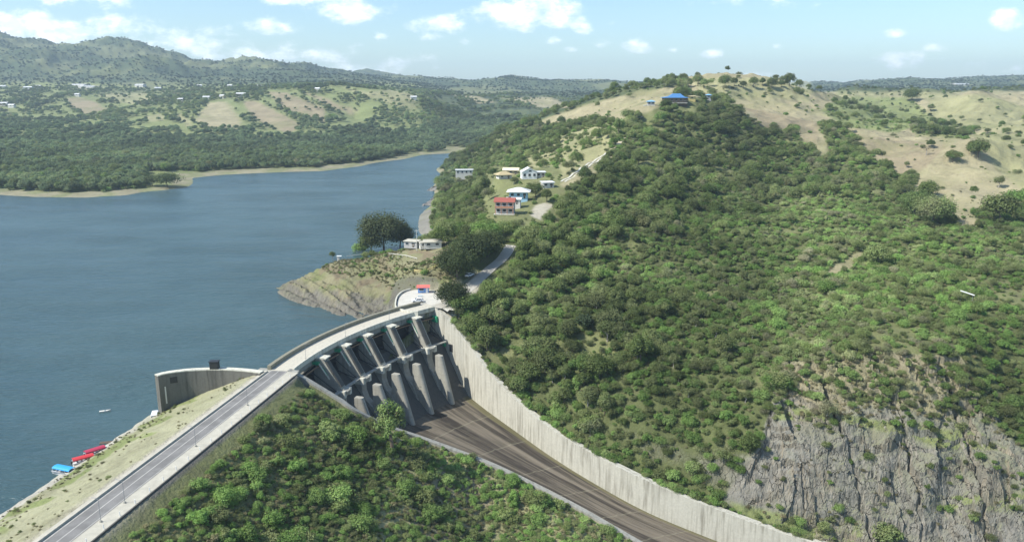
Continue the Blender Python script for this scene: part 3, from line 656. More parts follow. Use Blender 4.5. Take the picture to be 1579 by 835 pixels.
bm = bmesh.new(); bm.from_mesh(me); bmesh.ops.recalc_face_normals(bm, faces=bm.faces)
if bm.faces[0].normal.z < 0: bmesh.ops.reverse_faces(bm, faces=bm.faces)
bm.to_mesh(me); bm.free()

# haze: one closed box of thin air round everything
mh, g, p = new_mat('thin_air'); g.n.remove(p)
pv = g('ShaderNodeVolumePrincipled', i_Density=HAZE); pv.inputs['Color'].default_value = (.68, .86, 1.0, 1); pv.inputs['Anisotropy'].default_value = .1
g.l.new(pv.outputs[0], g.n['Material Output'].inputs['Volume'])
hz = MB().box((0, 4700, (Z.max() + 25 - 80) / 2), (18000, 10200, Z.max() + 25 + 80)).build('haze', mh); tag(hz, 'thin blue haze over the far hills', None, None, 'stuff')

# ------------------------------------------------------------------ roads
def strip(P, offs, zs, name, mat, kind='structure', label=None, n=None):
    """sheet along a polyline P (x,y,z) between lateral offsets"""
    P = np.array(P, float); rings = []
    for i in range(len(P)):
        t = P[min(i + 1, len(P) - 1)] - P[max(i - 1, 0)]; t = t[:2] / np.linalg.norm(t[:2]); nn = np.array([t[1], -t[0]])
        rings.append([(P[i][0] + nn[0] * o, P[i][1] + nn[1] * o, P[i][2] + dz) for o, dz in zip(offs, zs)])
    b = MB().loft(rings, cap=False, closed=False); o = b.build(name, mat); 
    if kind: tag(o, label, None, None, kind)
    return o
ma, g, p = new_mat('worn_asphalt'); v = pos(g)
t1 = g.noise(v, .25, 5, .6); t2 = g.noise(v, 3, 4, .6)
c = g.mix(g.mapr(t1, .35, .65), (.15, .146, .138), (.21, .205, .195)); c = g.mix(g.mapr(t2, .5, .75, 0, .5), c, (.11, .11, .105))
g.l.new(c, p.inputs['Base Color']); p.inputs['Roughness'].default_value = .9
RP = [road_pt(s, 0) for s in np.linspace(-70, LEN_AB + 1.0, 60)]
def lane(o0, o1, z, name, mat, label): return strip([road_pt(s, 0) for s in np.linspace(-70, LEN_AB + 1.0, 40)], (o0, o1), (z, z), name, mat, 'structure', label)
lane(-1.6, 8.8, .0, 'gravel_shoulder', plain('shoulder_gravel', (.42, .40, .33), .95, .35, .5, 0, .05), 'pale gravel shoulder')
lane(.25, 5.4, .03, 'road', ma, 'grey asphalt road on the dam crest')
mp = plain('worn_road_paint', (.5, .49, .44), .8, .5, .6)
lane(.45, .62, .036, 'road_edge_line', mp, 'worn pale edge line'); lane(2.75, 2.9, .036, 'road_centre_line', mp, 'worn pale centre line'); lane(5.05, 5.17, .036, 'road_edge_line', mp, 'worn pale right edge line')
kb = MB().loft([[road_pt(s, o, ZC + z) for o, z in ((-.35, -.3), (-.35, .45), (0, .45), (0, -.3))] for s in np.linspace(-70, LEN_AB, 30)]).build('low_parapet', M['deck'])
tag(kb, 'low pale concrete kerb wall along the lake side of the dam road', 'kerb wall')
kb = MB().loft([[road_pt(s, o, ZC + z) for o, z in ((8.8, -.5), (8.8, .12), (9.1, .12), (9.1, -.5))] for s in np.linspace(-70, LEN_AB - 2, 30)]).build('drain_kerb', M['conc_dark'])
tag(kb, 'dark drain kerb along the grassy side of the dam road', 'kerb')
# plaza + hillside road
bmz = MB(); tri = mg.tessellate_polygon([[(a, b, 11.97) for a, b in PLAZA]]); bmz.add([(a, b, 11.97) for a, b in PLAZA], tri); fill_ = [tuple(pol(PHR + .09, -5.9)), tuple(pol(PHR + .03, -.4)), tuple(pol(PHR - .02, .2)), at(690, 480, z=11.99)[:2], at(700, 470, z=11.99)[:2], tuple(pol(PHR - .02, -14)), tuple(pol(PHR + .07, -12))]; bmz.add([(a, b, 11.94) for a, b in fill_], [tuple(range(len(fill_)))])
tag(bmz.build('paved_yard', plain('yard_concrete', (.50, .48, .42), .9, .3, .4)), 'pale concrete yard at the end of the bridge', None, None, 'structure')
strip(resample(ROADH, 40), (-2.6, 2.6), (.08, .08), 'hillside_road', plain('dusty_concrete', (.38, .36, .31), .9, .3, .4), 'structure', 'pale road climbing from the yard')
# two wheel tracks on the ridge
ridge = [hit(a, b) for a, b in ((868, 281), (885, 270), (905, 257), (922, 246), (937, 236))]
rp = resample(ridge, 30); rp[:, 2] = ground(rp[:, 0], rp[:, 1]) + .25
for o in (-1.3, 1.3): strip(rp, (o - .6, o + .6), (0, 0), 'wheel_track', M['conc_white'], 'structure', 'pale wheel track along the ridge')
for a in (((940, 232), (952, 225), (962, 213)), ((968, 190), (978, 186), (990, 181))):
    q = resample([hit(*b) for b in a], 12); q[:, 2] = ground(q[:, 0], q[:, 1]) + .3; strip(q, (-1.8, 1.8), (0, 0), 'dirt_track', plain('track_dirt', (.42, .37, .26), .9, .3, .5), 'structure', 'pale dirt track on the ridge')
# ------------------------------------------------------------------ spillway
sp = empty('spillway_dam', (-45, 240, 0)); tag(sp, 'curved concrete spillway with five gate piers under a pale bridge deck', 'spillway')
def pz(phi, u, z): q = pol(phi, u); return (q[0], q[1], z)
def arc_loft(prof, p0, p1, n=40): return MB().loft([[pz(a, u, z) for u, z in prof] for a in np.linspace(p0, p1, n)])
arc_loft(((0, 12.0), (-6.2, 12.0), (-6.2, 10.6), (0, 10.6)), PHL + .012, PHR - .012, 60).build('bridge_deck', M['deck'], sp, True)
arc_loft(((-6.2, 9.8), (-7.3, 9.8), (-7.3, 13.2), (-6.2, 13.2)), PHL + .01, PHR + .01, 60).build('parapet', M['parapet'], sp, True)
arc_loft(((.0, 10.9), (0, 12.35), (.35, 12.35), (.35, 10.9)), PHL, PHR, 60).build('deck_kerb', M['conc_white'], sp, True)
# two girders under the deck
arc_loft(((-.6, 10.6), (-1.6, 10.6), (-1.6, 8.8), (-.6, 8.8)), PHL, PHR, 40).build('deck_girder', M['conc'], sp, True)
arc_loft(((-4.8, 10.6), (-5.8, 10.6), (-5.8, 8.8), (-4.8, 8.8)), PHL, PHR, 40).build('deck_girder', M['conc'], sp, True)
PROF = [(-7.2, 10.6), (-7.2, -12), (16, -16), (12.4, -8.5), (9.6, -6.2), (8.6, -3.6), (8.6, -1.0), (9.8, -.6), (10.2, .9), (8.4, 1.5), (3.1, 9.9), (2.6, 10.55)]
def pier(phi):
    e = np.array([math.cos(phi), math.sin(phi)]); t = np.array([-e[1], e[0]])
    def P(u, l, z): q = AC + (AR - u) * e + l * t; return (q[0], q[1], z)
    pr = MB().loft([[P(u, l, z) for u, z in PROF] for l in (-1.3, 1.3)]).build('pier', M['conc_pier'], sp, True)
    def sub(mb, name, mat):
        o = mb.build(name, mat, pr); 
        for vt in o.data.vertices: vt.co.x -= sp.location.x; vt.co.y -= sp.location.y; vt.co.z -= sp.location.z
        return o
    # service platform on the head of the pier, dark worn strip down the sloped back
    sub(MB().loft([[P(u, l, z) for u, l in ((-.5, -1.7), (3.6, -1.7), (3.6, 1.3), (-.5, 1.3))] for z in (10.56, 10.95)]), 'platform', M['conc_white'])
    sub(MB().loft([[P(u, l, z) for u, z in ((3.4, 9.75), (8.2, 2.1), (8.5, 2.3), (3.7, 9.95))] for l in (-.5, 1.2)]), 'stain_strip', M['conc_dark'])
    # trunnion corbels each side and a ladder-like inclined strut
    for s in (-1, 1): sub(MB().loft([[P(u, l, z) for u, z in ((6.6, -.9), (9.9, -.9), (9.9, 1.2), (6.6, 1.0))] for l in (s * 1.05, s * 2.3)]), 'trunnion_block', M['conc_white'])
    sub(MB().tube([P(1.5, 1.9, 9.2), P(4.6, 1.5, 4.4)], .28, 6), 'strut', M['conc_white'])
    # green hoist gear beside the pier, and cable from it
    h = MB().loft([[P(u, l, z) for u, l in ((-.6, 1.3), (1.5, 1.3), (1.5, 2.3), (-.6, 2.3))] for z in (8.9, 9.8)]); h.build('hoist', M['green'], sp, True)
    MB().tube([P(1.5, 1.9, 9.2), P(3.0, 1.6, 7.2), P(4.0, 1.5, 5.6)], .18, 6).build('hoist_arm', M['green'], sp, True)
    # lower training pier with a round nose
    rings = []
    for z, u1, wd in ((-.9, 15.0, .85), (-1.2, 15.1, .9), (-17.6, 20.6, 1.0)):
        r = [P(12.3, -wd, z), P(12.3, wd, z)] + [P(u1 - wd + wd * math.cos(q), wd * math.sin(q), z) for q in np.linspace(math.pi / 2, -math.pi / 2, 9)]
        rings.append(r)
    lo = MB().loft(rings).build('training_pier', M['conc_pier'], sp, True)
    MB().loft([[P(u, l, z) for u, z in ((9.2, -7.2), (12.35, -9.6), (12.35, -19), (9.2, -15))] for l in (-1.0, 1.0)]).build('low_wall', M['conc_pier'], sp, True)
    return P
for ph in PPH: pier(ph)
# end piers against both banks
for ph, l0, l1, nm in ((PHR, -2.2, -.2, 'abutment'), (PHL, .2, 2.4, 'abutment')):
    e = np.array([math.cos(ph), math.sin(ph)]); t = np.array([-e[1], e[0]])
    MB().loft([[(*(AC + (AR - u) * e + l * t), z) for u, z in ((-10, 12.0), (-10, -14), (2, -14), (2, 11.9))] for l in (l0, l1)]).build(nm, M['conc'], sp, True)
# gates and beams per bay
bays = [PHL] + PPH + [PHR]
for a, b in zip(bays[:-1], bays[1:]):
    lo, hi = (a, b); s = 1.15 / 118 * (1 if b > a else -1)
    lo += s; hi -= s
    gp = [(.2, 8.6), (-.6, 7.2), (-.9, 5.5), (-.7, 3.9), (-.1, 2.5)]
    pr = gp + [(u - .35, z) for u, z in reversed(gp)]
    gt = MB().loft([[pz(q, u, z) for u, z in pr] for q in (lo, hi)]).build('gate', M['black'], sp, True)
    for k in (.25, .75):
        q = lo + (hi - lo) * k; q2 = lo + (hi - lo) * (.08 if k < .5 else .92)
        for zz in (7.6, 3.6): MB().tube([pz(q, -.2, zz), pz(q2, 7.6, .7)], .13, 6).build('gate_arm', M['black'], sp, True)
    arc = MB().loft([[pz(q, u, z) for u, z in ((7.4, .7), (8.5, .7), (8.5, 1.1), (7.4, 1.1))] for q in (lo, hi)]).build('trunnion_beam', M['conc'], sp, True)
# pipe rails under the deck edge
arc_loft(((1.1, 8.3), (1.1, 8.6), (1.4, 8.6), (1.4, 8.3)), PHL + .02, PHR - .02, 40).build('service_rail', M['rust'], sp, True)
# ogee and chute floor
mch, g, p = new_mat('chute_floor'); uvn = g('ShaderNodeUVMap', uv_map='UVMap').outputs[0]; v = pos(g)
s1 = g.noise(g.scaled(uvn, 15, .018, 1), 1.0, 5, .7); s2 = g.noise(g.scaled(uvn, 70, .05, 1), 1.0, 4, .7); s3 = g.noise(v, .2, 5, .65)
c = g.mix(g.mapr(s1, .40, .60), (.02, .015, .010), (.15, .128, .095)); c = g.mix(g.mapr(s2, .4, .7, 0, .4), c, (.075, .06, .042)); c = g.mix(g.mapr(s3, .52, .7, 0, .5), c, (.08, .07, .045))
su = g('ShaderNodeSeparateXYZ', i_0=uvn); jf = g.math('FRACT', g.math('DIVIDE', su.outputs[1], 14.0)); jl = g.math('LESS_THAN', jf, .03); c = g.mix(g.math('MULTIPLY', jl, .22), c, (.3, .29, .2))
ed = g.math('GREATER_THAN', su.outputs[0], .955); c = g.mix(g.math('MULTIPLY', ed, .6), c, (.13, .12, .05))
g.l.new(c, p.inputs['Base Color']); p.inputs['Roughness'].default_value = .8; g.l.new(g.bump(s2, .4, .15), p.inputs['Normal'])
NW = 60; V = []; UVs = []; L = 0
Pm = (RC + LC) / 2
for i in range(28, NR):
    if i: L += float(np.hypot(*(Pm[i, :2] - Pm[i - 1, :2])))
    for j in range(NW):
        f = j / (NW - 1); q = LC[i] * (1 - f) + RC[i] * f
        ph_ = PHL * (1 - f) + PHR * f; kk = 1 - sstep(32, 62, float(i)); u_ = AR - np.hypot(*(RC[min(i, 32), :2] - AC)); ar_ = pol(ph_, u_); ch_ = LC[min(i, 32), :2] * (1 - f) + RC[min(i, 32), :2] * f
        q = np.array([q[0] + (ar_[0] - ch_[0]) * kk, q[1] + (ar_[1] - ch_[1]) * kk, q[2]])
        if i <= 33:      # radial part follows the arc
            pass
        # worn ribs left by each pier
        rib = 0.30 * max(0, math.cos((f * 6) * 2 * math.pi)) ** 6 if L > 14 and 0.03 < f < .97 else 0
        V.append((q[0], q[1], q[2] + rib)); UVs.append((f, L))
V = np.array(V)
ids = np.arange((NR - 28) * NW).reshape(NR - 28, NW); Fq = np.stack([ids[:-1, :-1], ids[1:, :-1], ids[1:, 1:], ids[:-1, 1:]], -1).reshape(-1, 4)
me = np_mesh('chute_floor', V - np.array(sp.location), Fq, True); uvl = me.uv_layers.new(name='UVMap'); li = np.empty(len(me.loops), np.int32); me.loops.foreach_get('vertex_index', li); uvl.data.foreach_set('uv', np.array(UVs, np.float32)[li].ravel())
link('chute_floor', me, mch, sp)
# ogee crest under the gates
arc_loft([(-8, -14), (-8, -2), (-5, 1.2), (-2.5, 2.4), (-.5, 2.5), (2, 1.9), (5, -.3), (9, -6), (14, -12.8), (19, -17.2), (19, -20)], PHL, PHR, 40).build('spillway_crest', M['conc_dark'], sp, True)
def wall_along(Pc, T, side, name, mat, th=1.0, drop=2.5, extra=0.0):
    rings = []
    for i in range(len(Pc)):
        t = Pc[min(i + 1, len(Pc) - 1), :2] - Pc[max(i - 1, 0), :2]; t /= np.linalg.norm(t); nn = np.array([t[1], -t[0]]) * side
        a = Pc[i, :2]; b = a + nn * th
        rings.append([(a[0], a[1], Pc[i, 2] - drop), (a[0], a[1], T[i] + extra), (b[0], b[1], T[i] + extra), (b[0], b[1], Pc[i, 2] - drop)])
    return MB().loft(rings).build(name, mat, sp, True)
wall_along(RC, RT, -1, 'chute_wall', M['chute_side'], 2.0, 3, .25)
wall_along(LC, LT, 1, 'chute_wall', M['conc'], 1.6, 3, .25)
# green inspection box and recess on the bright side wall
gq = RC[int(NR * .10)]
i = int(NR * .13); q = RC[i]; t = RC[i + 1, :2] - RC[i - 1, :2]; t /= np.linalg.norm(t); nl = np.array([-t[1], t[0]]) * -1
if (nl @ np.array([-1, -.6])) < 0: nl = -nl
for (px, py, wd, ht, mt_, nm) in ((672, 492, 2.6, 2.2, 'green', 'hoist'), (685, 530, 1.8, 1.4, 'green', 'service_cabinet'), (696, 536, 1.6, 2.8, 'black', 'service_doorway')):
    # find the wall point seen there
    best = min(((abs(pix(x, y, z)[0] - px) + abs(pix(x, y, z)[1] - py), x, y, z, k) for k, (x, y, fz) in enumerate(RC) for z in np.arange(fz, RT[k], .5)), key=lambda r: r[0])
    k = best[4]; t = RC[min(k + 1, NR - 1), :2] - RC[max(k - 1, 0), :2]; ang = math.atan2(t[1], t[0])
    n_ = np.array([t[1], -t[0]]); n_ /= np.linalg.norm(n_); 
    if n_ @ np.array([-1., -.7]) < 0: n_ = -n_
    dp = .9 if mt_ == 'green' else .16
    MB().box((best[1] + n_[0] * dp / 2, best[2] + n_[1] * dp / 2, best[3]), (wd, dp, ht), ang).build(nm, M[mt_], sp, True)

# curved approach wall standing in the lake
WT = 12.6
wp = resample([(*at(px, py, z=WT)[:2], WT) for px, py in ((241, 579), (252, 576), (270, 573), (300, 570), (345, 569), (380, 571), (404, 574))], 40)
aw = empty('approach_wall', (wp[0][0], wp[0][1], 0)); tag(aw, 'tall curved concrete wall standing in the lake beside the dam road', 'retaining wall')
rings = []
for i in range(40):
    t = wp[min(i + 1, 39), :2] - wp[max(i - 1, 0), :2]; t /= np.linalg.norm(t); nn = np.array([t[1], -t[0]])
    a = wp[i, :2] + nn * .9; b = wp[i, :2] - nn * .9; rings.append([(a[0], a[1], -6), (a[0], a[1], WT), (b[0], b[1], WT), (b[0], b[1], -6)])
MB().loft(rings).build('wall', M['wall_conc'], aw, True)
MB().loft([[(r[1][0], r[1][1], WT + .01), (r[1][0], r[1][1], WT + .3), (r[2][0], r[2][1], WT + .3), (r[2][0], r[2][1], WT + .01)] for r in rings]).build('coping', M['conc_white'], aw, True)
def on_wall(k, z, dz, wd, dp, name, mat, off=0):
    t = wp[k + 1, :2] - wp[k - 1, :2]; an = math.atan2(t[1], t[0]); nn = np.array([t[1], -t[0]]); nn /= np.linalg.norm(nn)
    c_ = wp[k, :2] + nn * (.9 + dp / 2 - .02 + off); return MB().box((c_[0], c_[1], z), (wd, dp, dz), an).build(name, mat, aw, True)
on_wall(6, 6.6, 5.0, .35, .12, 'depth_gauge', M['offwhite']); on_wall(12, 10.6, 1.7, 1.9, .14, 'dark_recess', M['black'])
kb = MB().box((wp[24][0], wp[24][1] + 0, WT + 1.35), (2.3, 1.7, 2.1), 0).build('instrument_box', M['black'], aw, True)
MB().box((wp[24][0], wp[24][1], WT + 2.5), (2.6, 2.0, .18)).build('box_lid', M['black'], aw, True)

# yard retaining wall + kerb
yw = [(*at(px, py, z=12)[:2], 12) for px, py in ((645, 482), (630, 481), (613, 476), (611, 468), (614, 458), (622, 451), (634, 447))]; yw = resample(yw, 40)
rg = []
for i in range(40):
    t = yw[min(i + 1, 39), :2] - yw[max(i - 1, 0), :2]; t /= np.linalg.norm(t); nn = np.array([-t[1], t[0]]); a = yw[i, :2]; b = a + nn * .5
    rg.append([(a[0], a[1], -9), (a[0], a[1], 12.7), (b[0], b[1], 12.7), (b[0], b[1], -9)])
tag(MB().loft(rg).build('retaining_wall', M['conc_white']), 'rounded pale retaining wall below the concrete yard at the bridge end', 'retaining wall')

# ------------------------------------------------------------------ street lamps and posts
def lamp(i, loc, rz):
    t = empty('street_lamp', loc, rz)
    MB().tube([(0, 0, 0), (0, 0, 4.4), (0, 0, 4.7)], [.055, .04, .035], 8).build('pole', M['steel'], t)
    MB().tube([(0, 0, 4.55), (-.5, 0, 4.85), (-1.1, 0, 4.9)], .04, 6).build('arm', M['steel'], t)
    bx('lamp_head', (-1.3, 0, 4.87), (.4, .16, .09), M['steel'], t, bevel=.03); bx('base', (0, 0, .15), (.35, .35, .3), M['conc'], t)
    return t
rang = math.atan2(rn[1], rn[0])
marks = ['nearest the bottom edge of the photo', 'beside the blue boat, second from the near end', 'beside the red boats, third from the near end', 'fourth from the near end', 'closest to the curved approach wall']
pts = [at(113, 800, z=ZC), at(194, 775, z=ZC), at(303, 688, z=ZC), at(387, 625, z=ZC)]
for k, q in enumerate(pts):
    s = (np.array(q[:2]) - eA) @ rd; l = lamp(k, road_pt(s, 6.2), rang)
    tag(l, 'slim grey street lamp on the gravel shoulder, ' + ['nearest the bottom of the photo', 'second up the dam road from the bottom', 'third up the dam road from the bottom', 'last before the bridge'][k], 'street lamp', 'street lamps along the dam')
for k, (fr, nm) in enumerate(((.12, 'at the near end of the bridge'), (.42, 'over the middle gates of the bridge'), (.72, 'near the yard end of the bridge'))):
    ph = PHL + (PHR - PHL) * fr; q = pol(ph, -.5); l = lamp(9, (q[0], q[1], 12.0), ph + math.pi); l.rotation_euler[2] = ph + math.pi + math.pi; tag(l, 'slim grey street lamp ' + nm, 'street lamp', 'street lamps along the dam')
for k, s in enumerate(np.arange(-4, LEN_AB - 3, 4.6)):
    q = road_pt(s, 8.3); o = bx('marker_post', (0, 0, .45), (.14, .14, .95), M['white'], None, bevel=.02); o.location = q
    tag(o, 'short white marker post on the gravel shoulder of the dam road', 'post', 'white marker posts beside the dam road')

# ------------------------------------------------------------------ boats
def hull(L, Wd, H, sheer=.35):
    rings = []; N = 14
    for i in range(N):
        f = i / (N - 1); w_ = Wd / 2 * (min(1, (1 - f) * 2.3)) ** .55 if f > .45 else Wd / 2 * (.86 + .14 * math.sin(f / .45 * math.pi / 2)); w_ = max(w_, .03)
        top = H + sheer * max(0, f - .5) ** 2 * 4; x = -L / 2 + f * L
        bot = -.25 + .35 * max(0, f - .75) * 4 * .6
        rings.append([(x, -w_, top), (x, -w_ * .82, bot + .18), (x, 0, bot), (x, w_ * .82, bot + .18), (x, w_, top), (x, w_ * .88, top), (x, w_ * .7, .22), (x, -w_ * .7, .22), (x, -w_ * .88, top)])
    return MB().loft(rings)
def boat(px, py, rz, L, Wd, canopy, cmat, label, c0, c1):
    x, y, z = at(px, py, z=0.05); t = empty('tour_boat', (x, y, .12), rz); tag(t, label, 'boat', 'boats moored below the dam')
    h = hull(L, Wd, .75); h.build('hull', M['boat_white'], t)
    MB().loft([[(xx, -Wd / 2 * .93, .8), (xx, -Wd / 2 * 1.03, .8), (xx, -Wd / 2 * 1.03, .68), (xx, -Wd / 2 * .93, .68)] for xx in (-L * .48, L * .12)]).build('gunwale', M['steel'], t)
    nb = max(3, int(L / 1.3))
    for k in range(nb - 1): bx('bench', (-L * .36 + k * L * .66 / nb, 0, .55), (.35, Wd * .66, .12), M['offwhite'] if k % 2 else M['boat_in'], t)
    if canopy:
        rg = []
        for xx in np.linspace(c0 * L, c1 * L, 7):
            o = [(xx, Wd * .35 * math.cos(q), 1.35 + .35 * math.sin(q)) for q in np.linspace(math.pi, 0, 9)]; inn = [(a, b * .95, c_ - .08) for a, b, c_ in reversed(o)]
            rg.append([(o[0][0], o[0][1], 1.2)] + o + [(o[-1][0], o[-1][1], 1.2)] + inn)
        MB().loft(rg).build('canopy', M[cmat], t, smooth=False)
        for xx in np.linspace(c0 * L + .1, c1 * L - .1, 5):
            for s in (-1, 1): MB().tube([(xx, s * Wd * .36, .6), (xx, s * Wd * .345, 1.3)], .035, 6).build('canopy_post', M['white'], t)
    bx('outboard_motor', (-L / 2 - .2, 0, .65), (.4, .4, .7), M['black'], t, bevel=.08)
    bx('foredeck', (L * .38, 0, .86), (L * .14, Wd * .5, .08), M['boat_white'], t, taper=.8)
    return t
P1 = np.array(at(86, 722, z=0)[:2]); P2 = np.array(at(121, 731, z=0)[:2]); 
def ang_of(a, b): A_ = np.array(at(*a, z=0)[:2]); B_ = np.array(at(*b, z=0)[:2]); d_ = B_ - A_; return math.atan2(d_[1], d_[0]), float(np.hypot(*d_))
a_, l_ = ang_of((87, 725), (122, 732)); boat(105, 730, a_, l_ + .4, 2.9, True, 'blue', 'white boat with a sky blue canopy at the lake edge', -.5, .2)
a_, l_ = ang_of((115, 713), (161, 701)); boat(138, 710, a_, l_ + .6, 2.8, True, 'red', 'long white boat with a bright red canopy, nearest the shore', -.5, .14)
a_, l_ = ang_of((134, 703), (178, 689)); boat(157, 697, a_, l_ + 1.0, 2.8, True, 'dkred', 'long boat with a faded maroon canopy behind the bright red one', -.5, .1)
# cabin boat by the wall
x, y, z = at(240, 645, z=0); t = empty('cabin_boat', (x + .1, y - .6, .1), R_(-72)); tag(t, 'small white cabin boat moored at the foot of the curved wall', 'boat', 'boats moored below the dam')
hull(6.6, 2.3, .8).build('hull', M['boat_white'], t)
bx('cabin', (-.6, 0, 1.25), (3.9, 1.9, 1.1), M['boat_white'], t, bevel=.15, taper=.9); bx('windscreen', (1.45, 0, 1.25), (.35, 1.5, .6), M['glass'], t, bevel=.04)
for s in (-1, 1): bx('side_window', (-.6, s * .93, 1.3), (2.6, .06, .4), M['glass'], t)
bx('outboard_motor', (-3.5, 0, .6), (.4, .4, .7), M['black'], t, bevel=.08)
# mooring jetty poles by the maroon boat and a drifting skiff
x, y, z = at(162, 634, z=0); t = empty('rowing_skiff', (x, y, .02), R_(20)); tag(t, 'tiny half sunk pale skiff drifting out on the lake', 'boat')
hull(3.0, .9, .3, .2).build('hull', M['offwhite'], t); bx('bench', (0, 0, .27), (.3, .7, .06), M['boat_in'], t)
t = empty('mooring_raft', (*at(168, 682, z=0)[:2], .1), R_(10)); tag(t, 'dark weathered mooring raft beyond the maroon canopied boat', 'raft')
for k in range(4): MB().tube([(-2.2, k * .35 - .5, 0), (2.2, k * .35 - .5, .05)], .13, 6).build('log', M['bark'], t)
MB().tube([(1.5, 0, 0), (1.9, .1, 1.5)], .06, 6).build('post', M['bark'], t)

# ------------------------------------------------------------------ vehicles and kiosk in the yard
def car(loc, rz, paint, label, pickup=False):
    t = empty('parked_car', loc, rz); tag(t, label, 'car')
    Lc, Wc = 4.5, 1.8
    side = [(-2.25, .35), (-2.25, .85), (-2.1, .98), (-1.2 if pickup else -1.9, 1.0), (-1.0 if pickup else -1.6, 1.5), (.25, 1.52), (.95, 1.02), (2.0, .9), (2.25, .7), (2.25, .35)]
    MB().loft([[(a, l, b) for a, b in side] for l in (-Wc / 2, Wc / 2)]).build('body', paint, t, bevel=.05)
    for s in (-1, 1):
        MB().loft([[(a, l, b) for a, b in ((-1.45, 1.03), (-1.3, 1.42), (.15, 1.44), (.7, 1.05))] for l in (s * .9, s * .93)]).build('side_window', M['glass'], t)
        for xx in (-1.45, 1.4):
            w_ = MB().tube([(xx, s * .72, .33), (xx, s * .94, .33)], .33, 14).build('wheel', M['tyre'], t); MB().tube([(xx, s * .941, .33), (xx, s * .955, .33)], .17, 8).build('rim', M['steel'], w_)
        bx('headlight', (2.24, s * .62, .68), (.08, .35, .16), M['white'], t); bx('tail_light', (-2.25, s * .7, .78), (.06, .22, .16), M['red'], t)
    MB().loft([[(.34, l, 1.47), (.93, l, 1.08), (.98, l, 1.1), (.4, l, 1.5)] for l in (-.78, .78)]).build('windscreen', M['glass'], t)
    MB().loft([[(-1.66, l, 1.45), (-1.9, l, 1.05), (-1.95, l, 1.07), (-1.7, l, 1.48)] for l in (-.75, .75)]).build('rear_window', M['glass'], t)
    return t
x, y, z = at(644, 465, z=12.05); car((x, y, 12.03), R_(190), M['car_white'], 'white car parked alone in the concrete yard by the kiosk')
x, y, z = at(653, 450, z=12.05); t = empty('kiosk', (x, y, 12.02), R_(4)); tag(t, 'small blue kiosk with a pink red roof at the back of the yard', 'kiosk')
bx('wall', (0, 0, 1.15), (4.2, 2.4, 2.3), M['kioskblue'], t); MB().loft([[(-2.6, a, b) for a, b in ((-1.9, 2.25), (0, 3.0), (1.9, 2.25))], [(2.6, a, b) for a, b in ((-1.9, 2.25), (0, 3.0), (1.9, 2.25))]]).build('roof', M['kioskred'], t)
bx('counter_opening', (-.7, -1.22, 1.45), (1.7, .08, .8), M['glass'], t); bx('door', (1.4, -1.22, 1.0), (.8, .08, 1.9), M['white'], t); bx('counter', (-.7, -1.4, 1.0), (1.9, .4, .08), M['white'], t)
x, y, z = at(648, 457, z=12.05); t = empty('bench', (x, y, 12.02), R_(12)); tag(t, 'pale blue bench in front of the blue kiosk', 'bench'); bx('seat', (0, 0, .45), (1.8, .5, .08), M['bluewall'], t)
for s in (-.7, .7): bx('leg', (s, 0, .2), (.1, .4, .42), M['steel'], t)
# motorbikes / pale vehicles under the roadside trees
x, y, z = hit(724, 428); t = car((x, y, float(ground(x, y)) + .1), R_(60), M['car_white'], 'white pickup half hidden in tree shade beside the hillside road', True); t.name = 'parked_pickup'
# yellow pipe barrier above the rock cut
def G(x, y): return float(ground(x, y))
fp = [hit(*a) for a in ((639, 421), (656, 423), (668, 416), (679, 410))]; t = empty('pipe_barrier', fp[1]); tag(t, 'pale yellow pipe barrier along the top of the rock cut above the yard', 'barrier')
for a in fp: MB().tube([(a[0], a[1], a[2] - .4), (a[0], a[1], a[2] + 1.5)], .12, 6).build('post', M['yellow'], t, True)
for a, b in zip(fp[:-1], fp[1:]):
    for h_ in (.7, 1.3): MB().tube([(a[0], a[1], a[2] + h_), (b[0], b[1], b[2] + h_)], .12, 6).build('rail', M['yellow'], t, True)
MB().tube([(fp[1][0], fp[1][1], fp[1][2]), (fp[1][0], fp[1][1], fp[1][2] + 3.4)], .1, 6).build('mast', M['yellow'], t, True)
# headland fence line, marker box, sheds, mast
hp = [hit(*a) for a in ((535, 397), (560, 394), (600, 393), (625, 396), (643, 401))]; t = empty('low_fence', hp[2]); tag(t, 'low pale boundary fence across the top of the headland', 'fence')
for a, b in zip(hp[:-1], hp[1:]): MB().tube([(a[0], a[1], a[2] + .8), (b[0], b[1], b[2] + .8)], .12, 6).build('rail', M['offwhite'], t, True)
for a in resample(hp, 14): MB().tube([(a[0], a[1], G(a[0], a[1]) - .3), (a[0], a[1], G(a[0], a[1]) + 1.1)], .09, 6).build('post', M['offwhite'], t, True)
x, y, z = hit(522, 402); t = empty('survey_pillar', (x, y, z), .1); tag(t, 'squat white survey pillar with a cap on the headland tip', 'pillar'); bx('shaft', (0, 0, 1.0), (1.1, 1.1, 2.4), M['offwhite'], t, bevel=.05); bx('cap', (.4, 0, 2.35), (2.3, 1.5, .25), M['white'], t)
